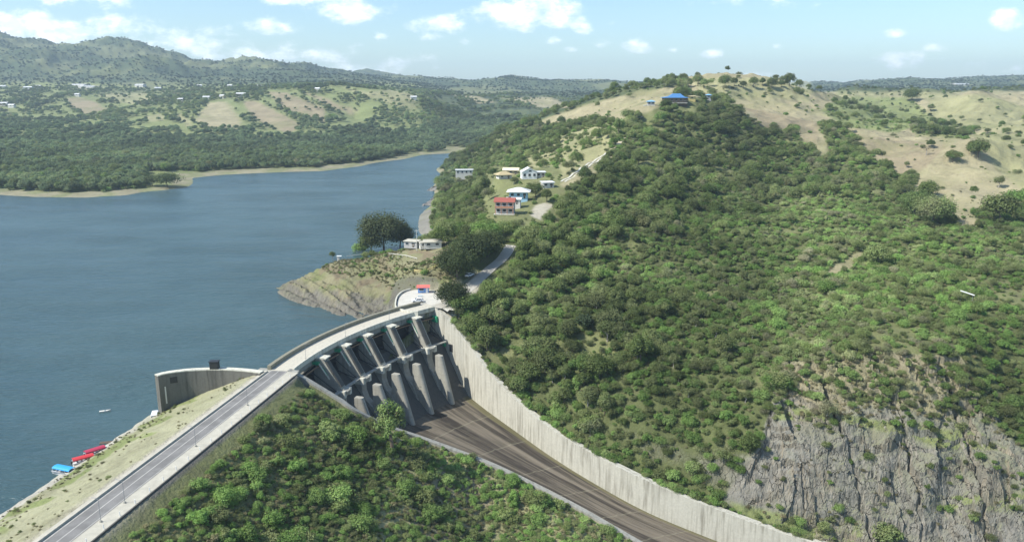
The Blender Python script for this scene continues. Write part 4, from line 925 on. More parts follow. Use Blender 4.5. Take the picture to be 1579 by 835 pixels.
def house(name, label, px, py, rz, Wd, Dp, H, roof, wmat, rmat, floors=1, group=None, wins=3, over=.5, rise=1.6, loc=None, doors=True, cat='house', sink=.4):
    x, y, z = loc if loc else hit(px, py); z = G(x, y) if not loc else max(z + 1.2, G(x, y) + .2)
    t = empty(name, (x, y, z), rz); tag(t, label, cat, group)
    bx('wall', (0, 0, H / 2 - sink), (Wd, Dp, H + sink * 2), wmat, t)
    ov = over
    if roof == 'gable':       # ridge along y, gable to the front
        MB().loft([[(-Wd / 2 - ov, y_, H - .1), (0, y_, H + rise), (Wd / 2 + ov, y_, H - .1), (Wd / 2 + ov, y_, H + .1), (0, y_, H + rise + .22), (-Wd / 2 - ov, y_, H + .1)] for y_ in (-Dp / 2 - ov, Dp / 2 + ov)]).build('roof', rmat, t)
        MB().loft([[(-Wd / 2, y_, H), (0, y_, H + rise - .12), (Wd / 2, y_, H)] for y_ in (-Dp / 2 + .0, Dp / 2)]).build('gable', wmat, t)
    elif roof == 'gablex':
        MB().loft([[(x_, -Dp / 2 - ov, H - .1), (x_, 0, H + rise), (x_, Dp / 2 + ov, H - .1), (x_, Dp / 2 + ov, H + .1), (x_, 0, H + rise + .22), (x_, -Dp / 2 - ov, H + .1)] for x_ in (-Wd / 2 - ov, Wd / 2 + ov)]).build('roof', rmat, t)
    elif roof == 'hip':
        a, b = Wd / 2 + ov, Dp / 2 + ov; r = max(a - b, .2)
        MB().add([(-a, -b, H), (a, -b, H), (a, b, H), (-a, b, H), (-r, 0, H + rise), (r, 0, H + rise), (-a, -b, H + .15), (a, -b, H + .15), (a, b, H + .15), (-a, b, H + .15)],
                 [(3, 2, 1, 0), (0, 1, 7, 6), (1, 2, 8, 7), (2, 3, 9, 8), (3, 0, 6, 9), (6, 7, 5, 4), (7, 8, 5), (8, 9, 4, 5), (9, 6, 4)]).build('roof', rmat, t)
    else:
        MB().loft([[(x_, -Dp / 2 - ov, H), (x_, Dp / 2 + ov, H + rise * .4), (x_, Dp / 2 + ov, H + rise * .4 + .2), (x_, -Dp / 2 - ov, H + .2)] for x_ in (-Wd / 2 - ov, Wd / 2 + ov)]).build('roof', rmat, t)
    fh = H / floors
    for f in range(floors):
        for k in range(wins):
            xx = -Wd / 2 + Wd * (k + .5) / wins; w_ = bx('window', (xx, -Dp / 2 - .03, f * fh + fh * .58), (min(1.5, Wd / wins * .5), .1, fh * .38), M['glass'], t)
            bx('sill', (xx, -Dp / 2 - .12, f * fh + fh * .37), (min(1.7, Wd / wins * .6), .2, .08), M['white'], w_)
        for s in (-1, 1): bx('window', (s * (Wd / 2 + .03), 0, f * fh + fh * .58), (.1, min(1.4, Dp * .3), fh * .38), M['glass'], t)
    if doors: bx('door', (Wd * .5 - Wd * .5 / wins if wins > 1 else Wd * .3, -Dp / 2 - .06, fh * .32), (.9, .08, fh * .66), M['bark'], t)
    return t
def at_d(px, py, d): x, y, z = at(px, py, d=d); return (x, y, z)
# red roofed two-storey house
l = at_d(779, 330, 400); t = house('two_storey_house', 'two storey house with an orange red roof and dark balcony openings on the ridge', 0, 0, R_(-6), 9.6, 7.0, 6.0, 'gablex', M['greywall'], M['tile'], 2, None, 3, .7, 1.7, (l[0], l[1], l[2] - .5), False, sink=2)
bx('balcony', (0, -4.1, 2.95), (9.4, 1.3, .25), M['conc'], t); bx('balcony_rail', (0, -4.7, 3.5), (9.4, .08, .9), M['brick'], t); bx('terrace', (0, -4.5, -.1), (10.5, 2.4, .3), M['conc_white'], t)
for xx in (-4.5, -1.5, 1.5, 4.5): bx('column', (xx, -4.6, 3.2), (.3, .3, 6.4), M['brick'], t)
bx('water_tank', (2.2, 1.0, 7.5), (1.2, 1.2, 1.4), M['black'], t, bevel=.2)
l = at_d(800, 306, 432); t = house('pavilion_house', 'open sided house with a broad pale metal roof and light blue walls', 0, 0, R_(-4), 10, 8, 3.4, 'hip', M['bluewall'], M['metalroof'], 1, None, 3, 1.6, 2.2, (l[0], l[1], l[2] - .5), True, sink=2)
l = at_d(792, 316, 416); t = house('lean_to_shed', 'low white roofed lean-to between the red and the pale metal roofs', 0, 0, R_(-8), 7.5, 4, 2.3, 'flat', M['offwhite'], M['metalroof'], 1, None, 2, .6, 1.2, (l[0], l[1], l[2] - .3), True, cat='shed', sink=2)
l = at_d(815, 277, 500); t = house('gabled_house', 'white gabled house with dark windows facing the dam', 0, 0, R_(8), 9.5, 8, 4.2, 'gable', M['white'], M['metalroof'], 1, None, 3, .4, 2.6, (l[0], l[1], l[2] - .8), False, sink=2.5)
bx('attic_window', (.4, -4.06, 4.9), (1.6, .1, .9), M['glass'], t)
l = at_d(833, 275, 505); t = house('flat_roofed_annex', 'small flat roofed white annex right of the gabled house', 0, 0, R_(8), 6, 5, 3.2, 'flat', M['offwhite'], M['metalroof'], 1, None, 2, .5, .6, (l[0], l[1], l[2] - .5), True, cat='annex', sink=2)
l = at_d(777, 277, 520); t = house('thatched_hut', 'yellow thatched hut left of the gabled house', 0, 0, R_(20), 9, 6, 2.4, 'hip', M['offwhite'], M['thatch'], 1, None, 2, 1.4, 2.2, (l[0], l[1], l[2] - .4), True, cat='hut', sink=2)
l = at_d(788, 270, 540); t = house('cream_roofed_hut', 'hut with a cream coloured roof behind the yellow thatched one', 0, 0, R_(-5), 10, 6, 2.8, 'gablex', M['thatch'], M['thatch2'], 1, None, 3, .8, 1.5, (l[0], l[1], l[2] - .4), True, cat='hut', sink=2)
l = at_d(844, 291, 452); t = house('white_shed', 'small white roofed shed right of the village trees', 0, 0, R_(15), 6.5, 5, 2.6, 'flat', M['offwhite'], M['metalroof'], 1, None, 2, .6, .8, (l[0], l[1], l[2]), True, cat='shed', sink=2)
x, y, z = hit(716, 276); t = house('boat_house', 'long narrow white roof half hidden by trees near the water', 0, 0, R_(6), 16, 4.5, 4.5, 'flat', M['offwhite'], M['metalroof'], 1, None, 4, .6, .7, (x, y, z + 3.0), False, sink=4)
x, y, z = hit(640, 384); house('pump_house', 'flat roofed pump house with a pale wall on the headland beside the tall mast', 0, 0, R_(-20), 6.5, 4.5, 2.4, 'flat', M['greywall'], M['deck'], 1, None, 2, .4, .5, (x - 1.5, y + 2, z), True, cat='hut')
house('guard_hut', 'small white hut with a flat roof just right of the mast', 0, 0, R_(18), 3.2, 3.0, 2.3, 'flat', M['offwhite'], M['deck'], 1, None, 1, .3, .4, (hit(650, 385)[0] + .8, hit(650, 385)[1], hit(650, 385)[2]), False, cat='hut')
x, y, z = hit(667, 384); house('ruined_shelter', 'low pale roofed shelter at the edge of the headland wood', 0, 0, R_(8), 8, 5, 2.3, 'flat', M['offwhite'], M['deck'], 1, None, 2, .5, .8, (x, y + 1, z), False, cat='shelter')
x, y, z = hit(643, 387); t = empty('radio_mast', (x, y, z - .3)); tag(t, 'tall thin pale mast between the two headland huts', 'mast'); MB().tube([(0, 0, 0), (0, 0, 10.5)], [.16, .09], 8).build('pole', M['offwhite'], t); bx('crossarm', (0, 0, 9.9), (1.6, .12, .14), M['offwhite'], t); bx('foot', (0, 0, .2), (.7, .7, .5), M['conc'], t)
l = at_d(812, 292, 462); o = MB().box((0, 0, -1), (11, 13, 3), R_(8)).build('stone_terrace', M['greywall']); o.location = (l[0], l[1], l[2] - .2); tag(o, 'grey paved terrace in front of the white gabled house', 'terrace')
# rock jetties at the lake edge
for k, (a, b, lb) in enumerate((((656, 318), (678, 304), 'flat grey rock slab running into the lake, the lower of two'), ((663, 294), (676, 288), 'dark rock outcrop at the tip of the wooded shore'))):
    A_, B_ = at(*a, z=.2), at(*b, z=2.0); rg = []
    for i in range(12):
        f = i / 11; cx_, cy_, cz_ = [A_[j] * (1 - f) + B_[j] * f for j in range(3)]; wd = 2.6 + 2 * f + random.Random(i + k).random() * 1.5
        rg.append([(cx_ + math.cos(q) * wd * (1 + .2 * math.sin(i * 2.3 + q * 3)), cy_ + math.sin(q) * wd * 1.8, cz_ + math.sin(q * 2 + i) * .4 - (.0 if math.sin(q) > -.3 else .9)) for q in np.linspace(0, 2 * math.pi, 9, endpoint=False)])
    tag(MB().loft([[(x_, y_, z_ - 1.2) for x_, y_, z_ in r] for r in rg[:1]] + rg).build('rock_outcrop', plain('lake_rock', (.2, .19, .17), .9, .4, .8, 0, .5)), lb, 'rock', 'rocks at the lake edge')
# hilltop
l = at_d(1040, 161, 690); t = house('blue_roofed_lodge', 'long lodge with a bright blue two tier roof on the hilltop', 0, 0, R_(4), 20, 11, 4.2, 'hip', M['bark'], M['blueroof'], 1, None, 5, 1.4, 1.6, (l[0], l[1], l[2] + .3), True, cat='lodge', sink=3)
MB().add([(-6, -3.5, 5.0), (8, -3.5, 5.0), (8, 4.5, 5.0), (-6, 4.5, 5.0), (-2, .5, 7.9), (5, .5, 7.9)], [(3, 2, 1, 0), (0, 1, 5, 4), (1, 2, 5), (2, 3, 4, 5), (3, 0, 4)]).build('upper_roof', M['blueroof'], t); bx('terrace', (-2, -7.5, -.2), (22, 3.5, .5), M['conc_white'], t)
l = at_d(1066, 158, 700); house('straw_roofed_shelter', 'small yellow straw roofed shelter touching the right end of the blue lodge', 0, 0, 0, 6, 5, 2.6, 'hip', M['yellow'], M['thatch'], 1, None, 1, .8, .8, (l[0], l[1], l[2] + 1.5), False, cat='shelter', sink=3)
l = at_d(1003, 174, 665); t = house('blue_gazebo', 'little pale blue roofed gazebo on a white terrace left of the blue lodge', 0, 0, R_(-5), 6, 5, 2.8, 'hip', M['greywall'], M['lightblueroof'], 1, None, 2, 1.1, 1.3, (l[0], l[1], l[2] + .3), False, cat='gazebo', sink=3); bx('terrace', (-1.5, -2.5, -.3), (10, 3.5, .7), M['conc_white'], t)
l = at_d(1092, 157, 740); house('blue_capped_hut', 'lone small hut with a pale blue pointed roof among the hilltop trees', 0, 0, 0, 4.2, 4.2, 2.4, 'hip', M['greywall'], M['lightblueroof'], 1, None, 1, .8, 1.2, (l[0], l[1], l[2] + 2.5), False, cat='hut', sink=4)
# tilted white board on posts in the scrub
x, y, z = hit(1490, 468); t = empty('roadside_board', (x, y, z), R_(-30)); tag(t, 'white tilted beam on thin posts standing in scrub on the right slope', 'board')
MB().tube([(-2.4, 0, 4.6), (2.2, 0, 3.4)], .22, 6).build('beam', M['white'], t)
for xx, h_ in ((-1.9, 4.5), (1.7, 3.6)): MB().tube([(xx, 0, -.5), (xx, 0, h_)], .07, 6).build('post', M['steel'], t)
# far houses: simple forms, a few pixels each
FARH = [(124, 134, 26, 'row of white sheds, uppermost, in the lakeside village'), (137, 137, 24, 'long white shed just below the uppermost row'), (120, 149, 7, 'single white cottage below the long sheds'), (44, 138, 12, 'white cottage near the left edge of the village'), (58, 136, 9, 'cream cottage beside a dark tree line on the left'),
        (8, 163, 13, 'white house at the far left among dark trees'), (19, 166, 9, 'pale hut just right of the far left white house'), (5, 136, 10, 'white house on the left edge below the mountain'), (244, 139, 9, 'white cottage under the mountain foot'), (217, 134, 14, 'grey roofed barn under the mountain foot'),
        (279, 157, 8, 'white hut above the lake wood'), (319, 154, 10, 'white roofed house at the top of the striped field'), (372, 149, 13, 'bright white house between the two tan fields'), (343, 152, 7, 'cream hut left of the bright white house'), (355, 135, 7, 'white hut high on the village ridge'), (400, 136, 8, "white cottage above the tan fields, left of a longer cottage"),
        (308, 135, 7, 'pale tower like house under the mountain'), (638, 154, 9, 'white house at the right end of the green slope'), (490, 141, 7, 'white hut above the brown fields'), (412, 134, 8, 'long roofed cottage left of the brown fields'),
        (1480, 132, 22, 'long white factory roof on the far right ridge')]
wallw = M['offwhite']
for k, (px, py, wd, lb) in enumerate(FARH):
    x, y, z = hit(px, py, 2700 if px == 1480 else 900); L_ = wd * y / 1200
    t = house('far_house', lb, 0, 0, R_((k * 37) % 30 - 15), L_, L_ * .5 + 3, 4.0, 'gablex', wallw, M['metalroof'] if k % 3 else M['white'], 1, 'far houses beyond the lake', 1, .5, 2.0, (x, y, z + 1.0), False, sink=2)

# ------------------------------------------------------------------ vegetation
def crown_mesh(name, seed, R, Hc, zc, ncl, nl, ls, squash=1.0, spread=.85, low=-.35):
    r = np.random.RandomState(seed); Vs = []; lv = []
    for k in range(ncl):
        d = r.normal(size=3); d[2] = abs(d[2]) * 1.0 + low * r.rand(); d /= np.linalg.norm(d)
        rad = spread * (.55 + .45 * r.rand()) if k > 2 else .25 * r.rand()
        c = np.array([d[0] * R * rad, d[1] * R * rad, zc + d[2] * Hc * .5 * rad]); c[:2] *= 1 + .15 * r.normal()
        rc = R * (.24 + .22 * r.rand()); col_ = r.rand()
        dd = r.normal(size=(nl, 3)); dd[:, 2] = dd[:, 2] * .9 + .35; dd /= np.linalg.norm(dd, axis=1)[:, None]
        pp = c + dd * rc * (.7 + .45 * r.rand(nl, 1)) * np.array([1, 1, squash])
        nn = dd * 1.0 + r.normal(size=(nl, 3)) * .38 + np.array([0, 0, .3]); nn /= np.linalg.norm(nn, axis=1)[:, None]
        a = np.cross(nn, r.normal(size=(nl, 3))); a /= np.linalg.norm(a, axis=1)[:, None]; b = np.cross(nn, a)
        s = ls * (.6 + .8 * r.rand(nl, 1)); bend = nn * s * .25
        q = np.stack([pp - a * s - bend, pp - b * s * .6, pp + a * s - bend, pp + b * s * .6], 1)
        Vs.append(q.reshape(-1, 3)); lv += list(np.clip(col_ * .6 + r.rand(nl) * .4, 0, 1))
    V = np.concatenate(Vs); Fq = np.arange(len(V)).reshape(-1, 4); me = np_mesh(name, V, Fq)
    at_ = me.attributes.new('lv', 'FLOAT', 'FACE'); at_.data.foreach_set('value', np.array(lv, np.float32)); return me
def trunk_mesh(name, seed, h, R, lean=.1):
    r = random.Random(seed); b = MB(); P = [(0, 0, -1.0)]; n_ = 5
    for i in range(1, n_ + 1): P.append((r.uniform(-lean, lean) * i, r.uniform(-lean, lean) * i, h * i / n_))
    b.tube(P, [.045 * h * (1.15 - .17 * i) for i in range(n_ + 1)], 7)
    for k in range(4):
        a = k * 1.57 + r.uniform(-.5, .5); z0 = h * r.uniform(.45, .8); q = P[3]
        b.tube([(q[0] * .6, q[1] * .6, z0), (math.cos(a) * R * .35, math.sin(a) * R * .35, z0 + h * .22), (math.cos(a) * R * .62, math.sin(a) * R * .62, z0 + h * .34)], [.022 * h, .014 * h, .006 * h], 5)
    me = bpy.data.meshes.new(name); me.from_pydata(b.v, [], b.f); me.update(); return me
# unit-size species: meshes about 1 m = real metres at scale 1
SP = {}
def species(key, mat, specs, bark='bark'):
    L = []
    for i, (seed, R, Hc, zc, ncl, nl, ls, th) in enumerate(specs):
        cm = crown_mesh(key + '_crown', seed, R, Hc, zc, ncl, nl, ls); cm.materials.append(M[mat]); tm = trunk_mesh(key + '_trunk', seed, th, R); tm.materials.append(M[bark]); L.append((cm, tm))
    SP[key] = L
species('broadleaf_tree', 'leaf', [(11, 3.7, 5.6, 3.9, 40, 95, .23, 4.6), (12, 3.2, 6.4, 4.3, 38, 95, .23, 5), (13, 4.3, 5.2, 3.6, 48, 90, .24, 4.4), (14, 2.9, 5.4, 3.6, 32, 95, .22, 4.2), (15, 3.8, 6.6, 4.2, 42, 90, .23, 4.8), (16, 4.8, 6.0, 4.0, 60, 80, .24, 5)])
species('olive_tree', 'leaf_olive', [(21, 3.4, 5.2, 3.7, 36, 75, .19, 4.6), (22, 2.8, 5.8, 3.9, 32, 75, .18, 5), (23, 3.9, 4.6, 3.4, 42, 70, .19, 4.4), (24, 3.0, 4.2, 3.0, 30, 60, .18, 4)], 'palebark')
species('bush', 'leaf_bush', [(31, 1.5, 2.2, .8, 22, 75, .125, 1.0), (32, 1.2, 1.8, .6, 18, 75, .12, .8), (33, 1.9, 2.1, .8, 30, 70, .13, 1.0), (34, 1.1, 2.5, 1.0, 18, 75, .12, 1.2), (35, 2.3, 1.9, .7, 36, 60, .13, 1.0)])
species('scrub', 'leaf_dry', [(41, .9, .9, .4, 12, 45, .09, .4), (42, 1.2, .8, .35, 14, 45, .09, .4)])
species('shrub', 'leaf_olive', [(43, 1.6, 1.8, .7, 22, 60, .12, 1.0), (44, 1.2, 2.0, .8, 18, 60, .11, 1.1), (45, 1.9, 1.5, .6, 26, 55, .12, 1.0)], 'palebark')
species('lakeside_tree', 'leaf_far', [(51, 4.2, 7, 4.4, 30, 75, .36, 6), (52, 3.6, 6.4, 4.2, 28, 75, .34, 6), (53, 4.8, 6.2, 4.0, 34, 75, .36, 6)])
species('mountain_tree', 'leaf_mt', [(54, 4.2, 7, 4.4, 26, 40, .5, 6), (55, 4.8, 6.2, 4.0, 30, 40, .52, 6)])
species('bare_tree', 'leaf_dry', [(61, 2.4, 3.4, 3.6, 14, 8, .22, 4.6)], 'palebark')
species('umbrella_tree', 'leaf_dark', [(71, 7.5, 4.0, 5.4, 60, 60, .36, 6.0)])
species('big_tree', 'leaf_dark', [(81, 7.5, 9.5, 5.8, 90, 100, .28, 7.5), (82, 6.6, 9.0, 5.6, 80, 100, .27, 7)])
species('gully_tree', 'leaf_bush', [(83, 7.3, 9.0, 5.6, 90, 100, .28, 7.5), (84, 6.8, 8.0, 5.0, 80, 100, .27, 7)])
species('young_tree', 'leaf_bush', [(91, 2.3, 6.6, 4.2, 34, 70, .17, 6.2)])
rs = np.random.RandomState(5)
col2, DEN = zone_lookup(X, Y, Z)
def samp(grid, x, y):
    i = np.clip(np.round((x / y - U[0]) / (U[-1] - U[0]) * (NU - 1)), 0, NU - 1).astype(int); j = np.clip(np.round(np.interp(np.log(y), LW, np.arange(NV))), 0, NV - 1).astype(int); return grid[j, i]
def grid_pts(y0, y1, s, dmul=1.0, pad=120):
    xm = y1 * .86; xs = np.arange(-xm, xm, s); ys = np.arange(y0, y1, s); gx, gy = np.meshgrid(xs, ys); gx = gx.ravel() + rs.uniform(-.5, .5, gx.size) * s; gy = gy.ravel() + rs.uniform(-.5, .5, gy.size) * s
    m = (np.abs(gx / gy) < .85) & (gy > 62); gx, gy = gx[m], gy[m]; gz = ground(gx, gy); px, py = pix(gx, gy, gz)
    m = (px > -pad) & (px < 1579 + pad) & (py < 835 + pad) & (rs.rand(len(gx)) < samp(DEN, gx, gy) * dmul); return gx[m], gy[m], gz[m]
def visible(x, y, z):
    ok = np.ones(len(x), bool); 
    for f in np.linspace(.35, .985, 46):
        ok &= (HC + (z - HC) * f) > ground(x * f, np.maximum(y * f, 61)) - .3
    return ok
CAND = []   # (species key, x, y, z, scale, zone tag)
HOUSES = [o for o in bpy.data.objects if o.parent is None and o.get('category') in ('house', 'hut', 'shed', 'lodge', 'gazebo', 'shelter', 'annex') and not o.name.startswith('far_house')]
def clear_of(x, y, far_y):
    ok = seg_dist(x, y, rp)[0] > (3.5 if far_y else 6)
    ok &= seg_dist(x, y, RC)[0] > 2.6
    ok &= seg_dist(x, y, LC)[0] > 2.0
    for h in HOUSES:
        l = h.location; dn_ = math.hypot(l.x, l.y); dx, dy = -l.x / dn_, -l.y / dn_; reach = 15 if l.y < 620 else 24
        ok &= seg_dist(x, y, [(l.x, l.y, 0), (l.x + dx * reach, l.y + dy * reach, 0)])[0] > (5.0 if l.y < 620 else 8)
    return ok
def put(keys, wts, x, y, z, smin, smax, tagn, zs=0.0):
    k = rs.choice(len(keys), len(x), p=np.array(wts) / sum(wts)); s = rs.uniform(smin, smax, len(x)) ** 1.0
    CAND.append((keys, k, x, y, z, s, tagn))
headl = lambda x, y: (x < -22) & (y > 290) & (y < 372)
left_bank = lambda x, y: ((x - eA[0]) * rn[0] + (y - eA[1]) * rn[1] > 9) & (y < 235) & (x < 60) & (seg_dist(x, y, LC)[0] < 200) & ~inpoly(x, y, [tuple(p[:2]) for p in RC] + [(200, 400), (-200, 400)])
def split(x, y, z, m): return x[m], y[m], z[m]
# foreground slope: bushes
x, y, z = grid_pts(95, 250, 1.75, 1.7); px, py = pix(x, y, z); m = left_bank(x, y)
cl = fbm(x, y, 15, 3, 101); keepm = m & (rs.rand(len(x)) < np.clip(.9 + cl * 1.5, .2, 1)); sz = np.clip(1.0 + cl * 1.0, .5, 1.6)
a = split(x, y, z, keepm); put(['bush', 'shrub', 'scrub'], [.55, .30, .15], *a, 0, 1, 'fore')
CAND[-1] = (*CAND[-1][:5], (.3 + 1.1 * CAND[-1][5] ** 2) * sz[keepm], 'fore')
fx, fy, fz = grid_pts(95, 250, 1.15, 50); m = left_bank(fx, fy); a = split(fx, fy, fz, m & (samp(DEN, fx, fy) > 0)); put(['scrub', 'bush', 'shrub'], [.45, .25, .3], *a, .3, .65, 'fore')
# wood on the right: undergrowth then trees
headl = lambda x, y: (x < -22) & (y > 290) & (y < 372)
x, y, z = grid_pts(290, 375, 1.8, 1.0); m = headl(x, y); a = split(x, y, z, m); put(['scrub', 'bush'], [.85, .15], *a, .35, .8, 'headland')
def tallness(x, y, z):
    px, py = pix(x, y, z); return np.clip((1190 - px) / 420 + fbm(x, y, 60, 3, 105) * 1.3 + .12 * (py < 420), 0, 1)
x, y, z = grid_pts(165, 480, 1.9, 1.0); m = ~left_bank(x, y) & ~headl(x, y) & (rs.rand(len(x)) < .8); a = split(x, y, z, m); put(['bush', 'shrub', 'scrub'], [.46, .42, .12], *a, .35, 1.0, 'wood')
x, y, z = grid_pts(165, 480, 3.3, 1.0); m = ~left_bank(x, y) & ~headl(x, y) & (samp(DEN, x, y) > .15) & (rs.rand(len(x)) < .55); a = split(x, y, z, m); put(['bush', 'shrub', 'olive_tree'], [.5, .3, .2], *a, .7, 1.5, 'wood'); CAND[-1] = (*CAND[-1][:5], np.where(CAND[-1][1] == 2, .5, 1) * CAND[-1][5], 'wood')
x, y, z = grid_pts(165, 480, 4.6, 1.0); m = ~left_bank(x, y) & ~headl(x, y) & (samp(DEN, x, y) > .15); tl = tallness(x, y, z)
m &= rs.rand(len(x)) < .06 + .9 * tl; a = split(x, y, z, m)
put(['broadleaf_tree', 'olive_tree', 'bare_tree'], [.6, .36, .04], *a, 0, 1, 'wood'); CAND[-1] = (*CAND[-1][:5], (.42 + .95 * CAND[-1][5] ** 2.0) * (.62 + .38 * tl[m]), 'wood')
x, y, z = grid_pts(480, 1150, 6.0, 1.0); put(['broadleaf_tree', 'olive_tree', 'bush'], [.45, .35, .2], x, y, z, 0, 1, 'hill'); CAND[-1] = (*CAND[-1][:5], .45 + .85 * CAND[-1][5] ** 1.6, 'hill')
x, y, z = grid_pts(480, 900, 3.8, .75); put(['bush', 'shrub'], [.55, .45], x, y, z, .6, 1.5, 'hill2')
x, y, z = grid_pts(165, 1200, 7.0, 50); dd = samp(DEN, x, y); m = (dd > 0) & (dd < .3) & (x > 40) & (rs.rand(len(x)) < .07); a = split(x, y, z, m); put(['scrub', 'bush'], [.7, .3], *a, .3, .8, 'pasture')
gx, gy = [t_.ravel() for t_ in np.meshgrid(np.arange(70, 190, 1.4), np.arange(188, 262, 1.1))]; gx = gx + rs.uniform(-.6, .6, gx.size); gy = gy + rs.uniform(-.6, .6, gy.size); gz = ground(gx, gy); gp = pix(gx, gy, gz); m = inpoly(gp[0], gp[1], ROCK) & (rs.rand(len(gx)) < np.clip(.06 + .5 * sstep(-7, 1, gz) + .9 * fbm(gx, gy, 8, 3, 131), 0, .85)); a = split(gx, gy, gz, m); put(['scrub', 'shrub', 'bush'], [.55, .32, .13], *a, .3, .85, 'cliff')
x, y, z = grid_pts(1150, 2350, 9.0, 1.0); px, py = pix(x, y, z); isl = (py > 186) & (px < 860)
a = split(x, y, z, isl); put(['lakeside_tree'], [1], *a, .8, 1.2, 'lakewood'); a = split(x, y, z, ~isl); put(['lakeside_tree', 'broadleaf_tree', 'olive_tree'], [.3, .4, .3], *a, .6, 1.35, 'fields'); CAND[-1] = (*CAND[-1][:5], CAND[-1][5] * np.where(a[0] > 60, .6, 1), 'fields')
x, y, z = grid_pts(290, 375, 1.5, 1.6); m = headl(x, y); a = split(x, y, z, m); put(['scrub', 'shrub', 'bush'], [.88, .1, .02], *a, .25, .7, 'headland')
fx, fy = [t_.ravel() for t_ in np.meshgrid(np.arange(-140, -55, 1.3), np.arange(95, 215, 1.3))]; fx = fx + rs.uniform(-.6, .6, fx.size); fy = fy + rs.uniform(-.6, .6, fy.size); fz = ground(fx, fy); of_ = (fx - eA[0]) * rn[0] + (fy - eA[1]) * rn[1]; m = (of_ < -3.2) & (fz > .6) & (rs.rand(len(fx)) < np.clip(.10 + .5 * fbm(fx, fy, 9, 3, 121) + .45 * (np.abs(fz - 2.4) < 1.3), 0, 1)); a = split(fx, fy, fz, m); put(['scrub', 'shrub'], [.75, .25], *a, .15, .4, 'bank')
x, y, z = grid_pts(690, 1150, 7.0, 1.0); px, py = pix(x, y, z); m = (px < 700) & (py > 186); a = split(x, y, z, m); put(['lakeside_tree'], [1], *a, .75, 1.15, 'lakewood')
x, y, z = grid_pts(2350, 4700, 15, .9); put(['mountain_tree'], [1], x, y, z, .4, 1.0, 'mountain')

def scatter(name, label, mats_keys, cand):
    """one stuff object: instances of the crowns on stored points"""
    obs = []; pts = []; idx_ = []
    for keys, k, x, y, z, s in cand:
        for q, key in enumerate(keys):
            m = k == q
            if not m.any(): continue
            nv = len(SP[key]); base = [o for o, _ in obs]
            for (cm, tm) in SP[key]:
                if cm not in base: obs.append((cm, None))
            ids = np.array([[o for o, _ in obs].index(cm) for cm, _ in SP[key]]); v_ = rs.randint(0, nv, m.sum())
            pts.append(np.c_[x[m], y[m], z[m], s[m]]); idx_.append(ids[v_])
    P = np.concatenate(pts); I = np.concatenate(idx_); me = bpy.data.meshes.new(name); me.vertices.add(len(P)); me.vertices.foreach_set('co', P[:, :3].astype(np.float32).ravel())
    a = me.attributes.new('idx', 'INT', 'POINT'); a.data.foreach_set('value', I.astype(np.int32))
    a = me.attributes.new('scl', 'FLOAT_VECTOR', 'POINT'); sv_ = P[:, 3:4] * np.c_[np.ones(len(P)), rs.uniform(.85, 1.15, len(P)), rs.uniform(.8, 1.2, len(P))]; a.data.foreach_set('vector', sv_.astype(np.float32).ravel())
    a = me.attributes.new('rot', 'FLOAT_VECTOR', 'POINT'); rv = np.c_[rs.uniform(-.12, .12, (len(P), 2)), rs.uniform(0, 6.28, len(P))]; a.data.foreach_set('vector', rv.astype(np.float32).ravel())
    o = link(name, me); tag(o, label, None, None, 'stuff')
    ng = bpy.data.node_groups.new(name + '_scatter', 'GeometryNodeTree'); ng.interface.new_socket('Geometry', in_out='INPUT', socket_type='NodeSocketGeometry'); ng.interface.new_socket('Geometry', in_out='OUTPUT', socket_type='NodeSocketGeometry')
    N = ng.nodes; Lk = ng.links; gi = N.new('NodeGroupInput'); go = N.new('NodeGroupOutput'); jn = N.new('GeometryNodeJoinGeometry')
    def attr(nm, t): q = N.new('GeometryNodeInputNamedAttribute'); q.data_type = t; q.inputs[0].default_value = nm; return q.outputs[0]
    ai, as_, ar = attr('idx', 'INT'), attr('scl', 'FLOAT_VECTOR'), attr('rot', 'FLOAT_VECTOR')
    for q, (cm, _) in enumerate(obs):
        oi = N.new('GeometryNodeObjectInfo'); oi.transform_space = 'ORIGINAL'; oi.inputs['Object'].default_value = PROTO[cm.name]; oi.inputs['As Instance'].default_value = True
        cp = N.new('FunctionNodeCompare'); cp.data_type = 'INT'; cp.operation = 'EQUAL'; Lk.new(ai, cp.inputs[2]); cp.inputs[3].default_value = q
        ip = N.new('GeometryNodeInstanceOnPoints'); Lk.new(gi.outputs[0], ip.inputs['Points']); Lk.new(cp.outputs[0], ip.inputs['Selection']); Lk.new(oi.outputs['Geometry'], ip.inputs['Instance']); Lk.new(ar, ip.inputs['Rotation']); Lk.new(as_, ip.inputs['Scale'])
        Lk.new(ip.outputs[0], jn.inputs[0])
    Lk.new(jn.outputs[0], go.inputs[0]); md = o.modifiers.new('scatter', 'NODES'); md.node_group = ng; return o
PROTO = {}
def plant(name, key, v, x, y, z, s, label, cat, group=None, parts=True, rz=None, asp=1.0):
    cm, tm = SP[key][v]; rz = rs.uniform(0, 6.28) if rz is None else rz
    if parts:
        t = empty(name, (x, y, z), rz); t.scale = (s, s, s * asp); c_ = link('crown', None if False else cm, None, t); link('trunk', tm, None, t)
    else:
        t = link(name, cm); t.location = (x, y, z); t.rotation_euler = (0, 0, rz); t.scale = (s, s, s * asp); c_ = t
    tag(t, label, cat, group); PROTO.setdefault(cm.name, c_); return t
